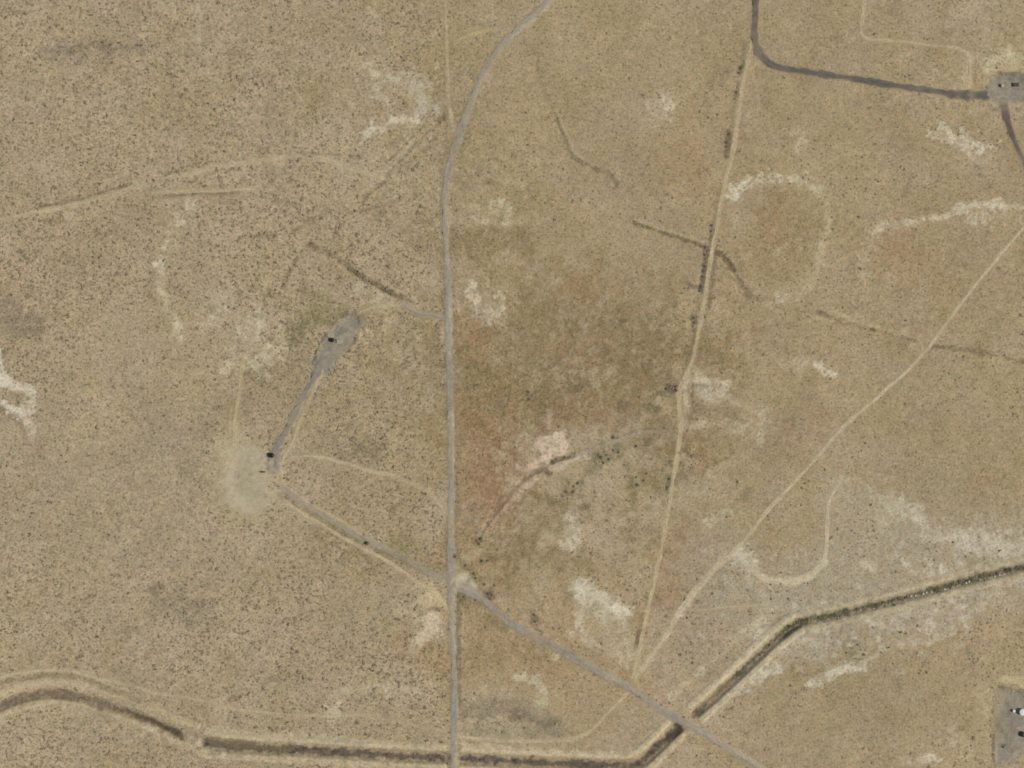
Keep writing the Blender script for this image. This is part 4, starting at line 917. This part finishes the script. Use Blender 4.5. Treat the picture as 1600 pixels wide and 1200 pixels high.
# the larger bushes, by place; some 300 of them stand as things of their own, the others join the scrub
spots = {
 ('dark round shrub standing out on the north-west plain', 'larger shrubs of the north-west plain', 'brown', 1.0):
  [(88,42),(97,44),(142,24),(86,94),(9,28),(34,71),(63,102),(146,124),(230,109),(243,105),(262,116),(199,122),(240,147),(325,162),(334,171),(305,190),(365,156),(370,120),(348,123),(380,249),(350,237),(137,254),(128,259),(146,264),(156,268),(188,289),(155,287),(230,282),(240,281),(139,232),(97,226),(115,65),(90,80),(303,40),(259,24),(355,24),(110,11),(313,142),(293,30),(80,135),(70,165),(132,160),(50,192),(78,178),(21,188),(214,96),(220,72),(208,75),(185,66),(172,70),(160,66),(338,262),(345,290),(270,262),(210,212),(255,169)],
 ('dark shrub on the open west plain south of the broad faint track', 'larger shrubs of the west plain', 'brown', 1.0):
  [(165,341),(160,352),(108,367),(122,367),(159,390),(155,402),(187,405),(211,405),(198,430),(72,428),(329,392),(281,444),(278,450),(309,340),(343,326),(337,331),(260,321),(224,564),(210,566),(255,408),(290,466),(322,465),(350,475),(357,481),(367,482),(375,477),(230,520),(145,402),(17,462),(380,438),(45,330),(80,345),(128,345),(216,343),(175,487),(181,480),(238,487),(281,490)],
 ('dark shrub on the thin sandy plain west of the round clearing', 'larger shrubs west of the round clearing', 'brown', .95):
  [(86,690),(104,721),(96,711),(63,713),(53,714),(121,776),(110,803),(50,802),(38,800),(47,806),(37,790),(28,797),(93,785),(191,696),(174,658),(192,659),(151,667),(110,645),(257,650),(144,622),(105,627),(172,668),(99,814),(64,835),(47,834),(11,728),(10,710),(318,842),(171,836),(50,793),(31,745),(49,763),(15,760),(75,783),(350,677),(203,618)],
 ('dark shrub on the plain between the wells road and the south-west canal', 'larger shrubs of the south-west plain', 'brown', 1.0):
  [(66,991),(22,1008),(27,988),(24,988),(152,996),(178,1022),(93,1043),(67,949),(13,925),(207,951),(243,920),(250,918),(349,1036),(341,998),(319,1003),(388,986),(378,936),(321,967),(155,1160),(34,1156),(279,1108),(389,1086),(410,1077),(402,1065),(393,1070),(23,1133),(240,1010),(243,1046),(242,1041),(457,1014),(463,1020),(473,1060),(518,1047),(572,1012),(582,1048),(443,974),(451,976),(430,987),(420,945),(648,966),(648,953),(619,967),(630,955),(530,1149),(572,1148),(503,1105),(576,952),(665,1157),(668,1156),(86,1002)],
 ('dark shrub between the north-centre white patch and the gravel road', 'larger shrubs of the north-centre plain', 'brown', .95):
  [(613,98),(627,89),(655,122),(604,93),(638,105),(609,160),(630,161),(452,134),(460,161),(480,168),(465,250),(484,245),(560,243),(610,273),(554,30),(417,28),(424,42),(684,145),(678,172),(555,330),(577,320),(500,341),(457,365),(503,340),(573,377),(624,375),(628,376),(657,387),(622,393),(636,402),(583,390),(454,418),(460,393),(430,452),(539,459),(588,457)],
 ('small dark bush on gravelly ground close to the service road and wells', 'bushes beside the service road and wells', 'brown', .85):
  [(406,685),(418,693),(430,694),(447,694),(445,742),(435,760),(420,760),(443,728),(459,724),(444,747),(573,556),(539,558),(546,548),(556,524),(563,503),(622,534),(576,495),(577,543),(498,537),(496,548),(558,528)],
 ('dark shrub in the row along the dark wash north of the narrow well pad', 'shrubs along the wash north of the well pad', 'brown', 1.1):
  [(555,426),(560,429),(568,434),(578,441),(583,444),(597,452),(604,455),(545,421),(610,459)],
 ('dark green bush growing beside the long pale track', 'bushes beside the long pale track', 'green', .95):
  [(1157,105),(1157,109),(1155,115),(1152,138),(1151,145),(1139,210),(1137,216),(1136,222),(1135,230),(1134,238),(1112,352),(1110,362),(1110,374),(1104,392),(1102,398),(1103,406),(1101,416),(1099,424),(1097,432),(1098,440),(1095,448),(1094,455),(1080,447),(1084,496),(1085,504),(1084,511),(1042,607),(1048,605),(1052,608),(1057,610),(1056,604),(1048,722),(1046,748),(1043,762),(1162,72)],
 ('green bush in the dark growth around the central wash', 'bushes around the central wash', 'green', 1.0):
  [(948,712),(940,716),(952,718),(946,706),(935,713),(958,704),(930,722),(966,706),(943,724),(890,755),(897,760),(884,768),(878,776),(902,754),(958,683),(965,684),(994,746),(996,757),(994,698),(832,618),(826,612),(825,624),(858,622),(1010,740),(1005,750),(870,717),(864,722),(882,714),(855,740),(1152,752),(895,768),(888,780)],
 ('dark bush in the tangle of scrub just north-east of the crossroads', 'bushes north-east of the crossroads', 'green', .95):
  [(745,845),(752,842),(748,850),(755,846),(711,869),(762,876),(770,872),(752,876),(728,884),(733,890),(740,897),(744,903),(750,908),(756,913),(763,928),(768,930),(773,933),(766,935),(725,932),(720,938),(835,962),(837,970),(840,978),(742,938),(772,915),(759,902)],
 ('green bush growing in the overgrown ditch of the south-east', 'bushes in the overgrown ditch', 'green', 1.0):
  [(1395,939),(1400,938),(1405,936),(1410,934),(1416,934),(1391,942),(1398,946),(1420,933),(1463,924),(1470,921),(1480,919),(1489,914),(1492,909),(1500,911),(1488,920),(1498,908),(1506,915),(1512,908),(1526,901),(1534,903),(1540,904),(1550,898),(1558,897),(1566,893),(1574,892),(1582,890),(1590,885),(1596,888),(1380,941),(1385,948),(1370,946),(1360,950),(1350,949),(1340,953),(1330,956),(1320,955),(1312,960),(1300,960),(1290,965),(1280,966),(1270,967),(1262,970),(1250,973),(1242,975),(1236,980),(1228,986),(1220,993),(1212,1001),(1204,1008),(1196,1016),(1188,1023),(1180,1031),(1172,1038)],
 ('dark bush on the stony ground around the grassy hollow', 'bushes on the stony ground of the south-east', 'brown', 1.0):
  [(1233,935),(1262,911),(1220,912),(1204,935),(1178,1012),(1073,965),(1089,966),(1081,1035),(1063,1024),(1378,1021),(1388,1012),(1385,1012),(1434,977),(1379,994),(1447,1050),(1438,1052),(1361,790),(1489,848),(1517,865),(1562,860),(1509,870),(1253,790),(1540,908),(1408,988),(1322,1020),(1328,1012),(1340,1008),(1346,1015),(1350,1022),(1337,1030),(1236,1071),(1152,750)],
 ('dark shrub on the golden grassland of the east and north-east', 'shrubs of the east grassland', 'brown', .9):
  [(1367,54),(1389,56),(1444,61),(1450,62),(1506,48),(996,228),(997,215),(1358,168),(1269,413),(1279,438),(1276,457),(1290,375),(1300,358),(1382,630),(1415,632),(1540,628),(1345,420),(1318,480),(1562,100),(1557,106),(1565,116),(1572,117),(1031,346),(1033,324),(1008,340),(994,425),(1256,277),(1575,208),(1300,340)],
}

NAMED = {'nw': 42, 'west': 28, 'thin': 28, 'sw': 36, 'nc': 28, 'service': 14, 'washrow': 9, 'track': 24, 'central': 22, 'cross': 18, 'ditch': 24, 'stony': 18, 'grass': 9}
chosen = []; rest = []
for (key, (k_, pts)) in zip(NAMED, spots.items()):
    pts = list(dict.fromkeys(pts)); n_ = NAMED[key]
    sel = [pts[int(i * len(pts) / n_)] for i in range(n_)] if len(pts) > n_ else pts
    chosen += [(x, y, k_) for x, y in sel]; rest += [p for p in pts if p not in sel]

# thousands of low bushes: one object, nobody could count them
protos = [clump(100 + k, 12, .95, .55, .55, 3) for k in range(12)]
xs_, ys_ = [], []
NTRY = 170000
cx = rng.uniform(-60, 1660, NTRY); cy = rng.uniform(-60, 1260, NTRY)
dn = sample(DENS, cx, cy)
area = 1720 * 1320
keep = rng.uniform(0, 1, NTRY) < dn * area / NTRY
cx, cy = cx[keep], cy[keep]
hsh = rng.permutation(len(cx))[:46000]; cx, cy = cx[hsh], cy[hsh]
n_rest = len(rest); cx = np.concatenate([cx, [p[0] for p in rest]]); cy = np.concatenate([cy, [p[1] for p in rest]])
zz = sample(H, cx, cy)
rad = np.clip(rng.lognormal(.2, .38, len(cx)), .6, 2.8) * np.where(cx < 735, 1.0, .85)
rad[-n_rest:] = rng.uniform(1.5, 2.3, n_rest)
rot = rng.uniform(0, 6.283, len(cx)); pk = rng.integers(0, 12, len(cx))
allv = []
for k in range(12):
    s = pk == k; p = protos[k]; n = s.sum()
    c_, s_ = np.cos(rot[s])[:, None], np.sin(rot[s])[:, None]; rr = rad[s][:, None]
    X = (p[None, :, 0] * c_ - p[None, :, 1] * s_) * rr + wx(cx[s])[:, None]
    Y = (p[None, :, 0] * s_ + p[None, :, 1] * c_) * rr + wy(cy[s])[:, None]
    Zs = p[None, :, 2] * rr * rng.uniform(.8, 1.2, n)[:, None] + zz[s][:, None]
    allv.append(np.stack([X, Y, Zs], -1).reshape(-1, 3))
allv = np.concatenate(allv)
o = mesh_np('desert_scrub', allv, np.arange(len(allv), dtype=np.int32).reshape(-1, 4), M_LEAF)
tagit(o, 'thousands of low brown-green bushes dotting the sandy plain', None, None, 'stuff')
N_SCRUB = len(cx)

# individual bushes
def bush_proto(seed, r, h, mat, n=90):
    base = clump(seed, n, r, h, .42, 5)
    me = bpy.data.meshes.new('foliage')
    me.from_pydata(base.tolist(), [], np.arange(len(base)).reshape(-1, 4).tolist()); me.update(); me.materials.append(mat)
    bm = bmesh.new(); g = random.Random(seed)
    b_cyl(bm, (0, 0, -.2), (0, 0, h * .35), .16, .1, 6)
    for k in range(5):
        a = k * 1.26 + g.uniform(-.3, .3); b_cyl(bm, (0, 0, .1), (math.cos(a) * r * .55, math.sin(a) * r * .55, h * .6), .09, .04, 5)
    ms = bpy.data.meshes.new('stem'); bm.to_mesh(ms); bm.free(); ms.materials.append(M_BARK)
    return me, ms
BP = {'brown': [bush_proto(200 + k, 1.9, 1.2, M_LEAF3, 150) for k in range(4)], 'green': [bush_proto(220 + k, 2.4, 1.7, M_LEAF2, 170) for k in range(4)]}
def bush(mx, my, size, sort, label, group, name='shrub', cat='shrub'):
    e = thing(name, label, cat, mx, my, random.uniform(0, 6.28), group)
    f, s = random.choice(BP[sort])
    for nm, me in (('foliage', f), ('stem', s)):
        c = bpy.data.objects.new(nm, me); COL.objects.link(c); c.parent = e
    e.scale = (size * random.uniform(.85, 1.15), size * random.uniform(.85, 1.15), size * random.uniform(.8, 1.1))
    return e
MARKS = [('the dark grey streak near the north-west corner', 150, 76), ('the two faint wheel tracks of the west plain', 300, 285), ('the north-west corner of the plain', 20, 20),
 ('the T-shaped pale mark', 300, 40), ('the white crescent patch west of the gravel road', 620, 190), ('the meeting of straight track and gravel road', 708, 205),
 ('the faint string of pale spots in the west', 262, 380), ('the chalky patch at the west edge', 25, 620), ('the purple-grey patch at the west edge', 30, 490),
 ('the bend in the faint wash north of the wells', 482, 384), ('the narrow gravel well pad', 530, 530), ('the black tank at the foot of the service road', 425, 712),
 ('the round pale clearing', 385, 750), ('the lower west plain', 100, 800), ('the low brown tank on the faint road', 573, 848), ('the dark grey patch of the south-west', 280, 950),
 ('the west canal bend', 80, 1085), ('the earth crossing of the canal', 308, 1157), ('the south-west plain midpoint', 440, 1010), ('the smooth tan patch by the crossroads', 668, 980),
 ('the road bridge over the canal', 706, 1186), ('the crossroads', 710, 905), ('the pinkish patch in the centre', 860, 700), ('the dark growth beside the central wash', 945, 714),
 ('the second blotch of dark growth below the central wash', 888, 768), ('the ruined clearing beside the long track', 1110, 610), ('the ditch crossing of the long track', 1108, 388),
 ('the north end of the long track', 1170, 90), ('the dark strip beside the upper long track', 1138, 225), ('the large white patch of the south', 930, 940), ('the south end of the long track', 993, 1060),
 ('the pale ring of the north-east', 1215, 370), ('the grassy hollow', 1230, 880), ('the sharp bend of the overgrown ditch', 1238, 980), ('the densest stretch of the overgrown ditch', 1400, 938),
 ('the white boulders in the overgrown ditch', 1445, 927), ('the round green thicket south of the ditch', 1332, 1018), ('the east end of the overgrown ditch', 1560, 897), ('the square bend of the thin north track', 1350, 58),
 ('the small white star patch in the north', 1038, 160), ('the north-east gravel pad', 1570, 140), ('the south-east corner pad', 1590, 1120), ('the middle of the diagonal track', 1390, 604)]
DIRS = ['east', 'south-east', 'south', 'south-west', 'west', 'north-west', 'north', 'north-east']
ORD = ['nearest', 'second nearest', 'third nearest', 'fourth nearest', 'fifth nearest', 'sixth nearest', 'seventh nearest', 'eighth nearest', 'ninth nearest', 'tenth nearest', 'eleventh nearest', 'twelfth nearest']
sect = {}
for (x, y, k_) in chosen:
    m_ = min(MARKS, key=lambda q: math.hypot(q[1] - x, q[2] - y)); dd = math.hypot(m_[1] - x, m_[2] - y)
    dr = DIRS[int(round(math.degrees(math.atan2(y - m_[2], x - m_[1])) / 45)) % 8]
    sect.setdefault((m_[0], dr), []).append((dd, x, y, k_))
N_IND = 0
for (mk, dr), L in sect.items():
    for j, (dd, x, y, (lb, gp, sort, sz)) in enumerate(sorted(L, key=lambda q: q[0])):
        kind_ = 'green bush' if sort == 'green' else 'dark shrub'
        lab = '%s, %s %s of %s' % (kind_, ORD[min(j, 11)], dr, mk)
        bush(x + random.uniform(-.8, .8), y + random.uniform(-.8, .8), random.uniform(.75, 1.15) * sz, sort, lab, gp); N_IND += 1

# ------------------------------------------------------------------ pale rocks in the overgrown ditch
def rock_mesh(seed, s):
    bm = bmesh.new(); bmesh.ops.create_icosphere(bm, subdivisions=2, radius=s)
    g = random.Random(seed); k = [Vector((g.gauss(0, 1), g.gauss(0, 1), g.gauss(0, 1))).normalized() for _ in range(7)]
    for v in bm.verts:
        f = 1.0
        for q in k:
            d = v.co.normalized().dot(q)
            if d > .55: f = min(f, .55 / d * 1.12)
        v.co *= f * g.uniform(.95, 1.05); v.co.z *= .6; v.co.x *= 1.3
    me = bpy.data.meshes.new('boulder'); bm.to_mesh(me); bm.free(); me.materials.append(M_ROCK); return me
RK = [rock_mesh(k, 1.0) for k in range(4)]
BL = [(1424, 932, 1.6), (1431, 931, 1.5), (1443, 928, 2.2), (1448, 926, 1.8), (1456, 925, 1.4), (1477, 921, 1.7), (1496, 916, 1.3), (1510, 911, 1.9), (1515, 909, 1.6), (1532, 905, 1.2), (1555, 901, 1.6), (1562, 899, 1.5), (1570, 897, 1.3), (1366, 951, 1.2), (1380, 944, 1.2), (1345, 953, 1.2), (1310, 965, 1.1)]
for i, (x, y, s) in enumerate(BL):
    c = bpy.data.objects.new('boulder', RK[i % 4]); COL.objects.link(c)
    c.location = (wx(x), wy(y), hz(x, y) + .3 * s); c.scale = (s, s, s); c.rotation_euler = (0, 0, i * 1.3 + .2)
    BO = sorted(p[0] for p in BL).index(x)
    tagit(c, 'pale boulder in the overgrown ditch, %s in the row' % (['westernmost', 'second from west', 'third from west', 'fourth from west', 'fifth from west', 'sixth from west', 'seventh from west', 'eighth from west', 'middle one', 'eighth from east', 'seventh from east', 'sixth from east', 'fifth from east', 'fourth from east', 'third from east', 'second from east', 'easternmost'][BO]), 'boulder', 'pale boulders in the overgrown ditch')

# ------------------------------------------------------------------ storage tanks
def tank(label, mx, my, r, h, mat, roofmat, group=None, lift=.6):
    t = thing('storage_tank', label, 'tank', mx, my, 0, group, hz(mx, my) + lift)
    bm = bmesh.new(); b_cyl(bm, (0, 0, -1.0), (0, 0, h), r, r, 40)
    part('body', bm, mat, t, True)
    for z in (h * .33, h * .66):
        bm = bmesh.new(); b_cyl(bm, (0, 0, z - .06), (0, 0, z + .06), r + .05, r + .05, 40); part('band', bm, mat, t, True)
    bm = bmesh.new(); b_cyl(bm, (0, 0, h + .003), (0, 0, h + r * .16), r + .08, .35, 40); part('roof', bm, roofmat, t)
    bm = bmesh.new(); b_cyl(bm, (r * .45, 0, h), (r * .45, 0, h + .45), .35, .35, 16); part('hatch', bm, M_STEEL, t)
    bm = bmesh.new()
    for s in (-.25, .25): b_cyl(bm, (s, -r - .18, -.4), (s, -r - .18, h + .6), .04, .04, 6)
    k = 0.2
    while k < h: b_cyl(bm, (-.25, -r - .18, k), (.25, -r - .18, k), .025, .025, 6); k += .3
    part('ladder', bm, M_STEEL, t)
    bm = bmesh.new(); b_cyl(bm, (-r + .2, .4, .5), (-r - 1.2, .4, .5), .12, .12, 8); b_cyl(bm, (-r - 1.2, .4, .5), (-r - 1.2, .4, -.5), .12, .12, 8)
    part('outlet_pipe', bm, M_RUST, t)
    return t
tank('black round storage tank on the long narrow gravel pad', 519.5, 531.5, 3.4, 3.6, M_BLACK, M_BLACK)
tank('black round storage tank at the south end of the service road', 425, 711.5, 3.7, 4.2, M_BLACK, M_BLACK, lift=.4)
tank('large white storage tank on the south-east corner pad', 1597, 1112, 5.0, 5.5, M_WHITE, M_WHITE)
tank('small white tank just west of the large white tank', 1583.5, 1110.5, 2.0, 3.6, M_WHITE, M_WHITE)
tank('squat black tank south of the white tanks on the corner pad', 1598, 1147, 4.2, 3.4, M_BLACK, M_BLACK)
tank('small white tank in the middle of the north-east pad', 1565.5, 134.5, 2.3, 3.6, M_WHITE, M_TANP)
tank('low brown tank standing in the middle of the faint north-west road', 573.5, 848.5, 2.6, 2.2, M_BROWNP, M_BROWNP, lift=.2)

# low sheds
def shed(label, mx, my, w, d, h, mat, roofmat, rot=0, name='shed'):
    t = thing(name, label, 'shed', mx, my, rot, None, hz(mx, my) + .6)
    bm = bmesh.new(); b_box(bm, (0, 0, -.1), (w + .8, d + .8, .5)); part('slab', bm, M_CONC, t)
    bm = bmesh.new(); b_box(bm, (0, 0, h / 2 + .15), (w, d, h)); part('wall', bm, mat, t)
    bm = bmesh.new()
    n = max(4, int(w / .6))
    for k in range(n): b_box(bm, (-w / 2 - .2 + (k + .5) * (w + .4) / n, 0, h + .2), ((w + .4) / n * .92, d + .5, .1 + .04 * (k % 2)), Matrix.Rotation(.03, 4, 'X'))
    part('roof', bm, roofmat, t)
    bm = bmesh.new(); b_box(bm, (-w * .2, -d / 2 - .03, h * .42 + .15), (.95, .06, min(2.0, h * .8))); dr = part('door', bm, M_STEEL, t)
    bm = bmesh.new(); b_box(bm, (-w * .2 + .35, -d / 2 - .09, h * .42), (.08, .06, .2)); part('handle', bm, M_BLACK, dr)
    return t
shed('low tan flat-roofed shed just east of the black tank on the narrow pad', 531, 533.5, 9, 5.5, 1.5, M_TANP, M_CONC)
shed('dark brown low shed on the north-east pad by the frame edge', 1587, 133, 8.5, 5.5, 2.4, M_BROWNP, M_BROWNP)

# pumpjacks
def pumpjack(label, mx, my, rot, paint_m, headm, scale=1.0, lift=.4):
    t = thing('pumpjack', label, 'pumpjack', mx, my, rot, None, hz(mx, my) + lift); t.scale = (scale,) * 3
    bm = bmesh.new(); b_box(bm, (0, 0, -.1), (9, 2.4, .6)); part('foundation', bm, M_CONC, t)
    bm = bmesh.new()
    for s in (-.8, .8): b_box(bm, (0, s, .4), (8.4, .3, .35))
    for x in (-4, -2, 0, 2): b_box(bm, (x, 0, .38), (.25, 1.6, .3))
    part('skid', bm, paint_m, t)
    for sx in (-1, 1):
        for sy in (-1, 1):
            bm = bmesh.new(); b_cyl(bm, (1 + sx * 1.0, sy * .9, .5), (1, sy * .15, 4.9), .14, .12, 8); part('leg', bm, paint_m, t)
    bm = bmesh.new(); vs = b_box(bm, (.4, 0, 5.2), (7.4, .45, .6)); bevel(bm, .04); part('walking_beam', bm, paint_m, t)
    bm = bmesh.new()
    prof = [(4.0, 6.1), (4.7, 5.9), (5.1, 5.2), (5.2, 4.4), (5.05, 3.7), (4.7, 3.6), (4.2, 4.6), (4.0, 5.0)]
    a = [bm.verts.new((x, -.35, z)) for x, z in prof]; b = [bm.verts.new((x, .35, z)) for x, z in prof]
    bm.faces.new(a); bm.faces.new(b[::-1])
    for i in range(len(prof)): j = (i + 1) % len(prof); bm.faces.new((a[i], b[i], b[j], a[j]))
    bmesh.ops.recalc_face_normals(bm, faces=bm.faces); part('horse_head', bm, headm, t)
    bm = bmesh.new()
    for s in (-.2, .2): b_cyl(bm, (5.2, s, 4.6), (5.2, s, 1.6), .03, .03, 6)
    b_box(bm, (5.2, 0, 1.6), (.2, .6, .15)); part('bridle', bm, M_STEEL, t)
    bm = bmesh.new(); b_cyl(bm, (5.2, 0, -.2), (5.2, 0, 1.1), .22, .18, 12); b_cyl(bm, (4.8, 0, .7), (5.6, 0, .7), .1, .1, 8); b_cyl(bm, (5.2, 0, 1.1), (5.2, 0, 1.6), .05, .05, 8); part('wellhead', bm, M_RUST, t)
    bm = bmesh.new(); b_box(bm, (-2.2, 0, 1.4), (1.5, 1.1, 1.7)); bevel(bm, .08); part('gearbox', bm, paint_m, t)
    for s in (-1, 1):
        bm = bmesh.new(); b_box(bm, (-2.5, s * .85, 1.3), (2.6, .2, .4), Matrix.Rotation(.3, 4, 'Y')); part('crank', bm, paint_m, t)
        bm = bmesh.new(); b_cyl(bm, (-3.4, s * 1.0, .95), (-3.4, s * 1.35, .95), .85, .85, 20); part('counterweight', bm, paint_m, t)
        bm = bmesh.new(); b_cyl(bm, (-3.0, s * .72, 1.6), (-2.9, s * .3, 5.0), .08, .08, 8); part('pitman_arm', bm, paint_m, t)
    bm = bmesh.new(); b_cyl(bm, (-4.1, -.5, 1.0), (-4.1, .5, 1.0), .4, .4, 14); part('motor', bm, M_STEEL, t)
    return t
pumpjack('dark pumpjack lying east to west beside the round clearing', 412, 737.5, 0, M_BLACK, M_WHITE, .95)
pumpjack('small dark pumpjack near the west edge of the south-east corner pad', 1568, 1166, math.radians(60), M_DARKSTEEL, M_DARKSTEEL, .7, .5)

print('scrub', N_SCRUB, 'individual bushes', N_IND, 'ground verts', len(V), 'scale check', hz(700, 500))
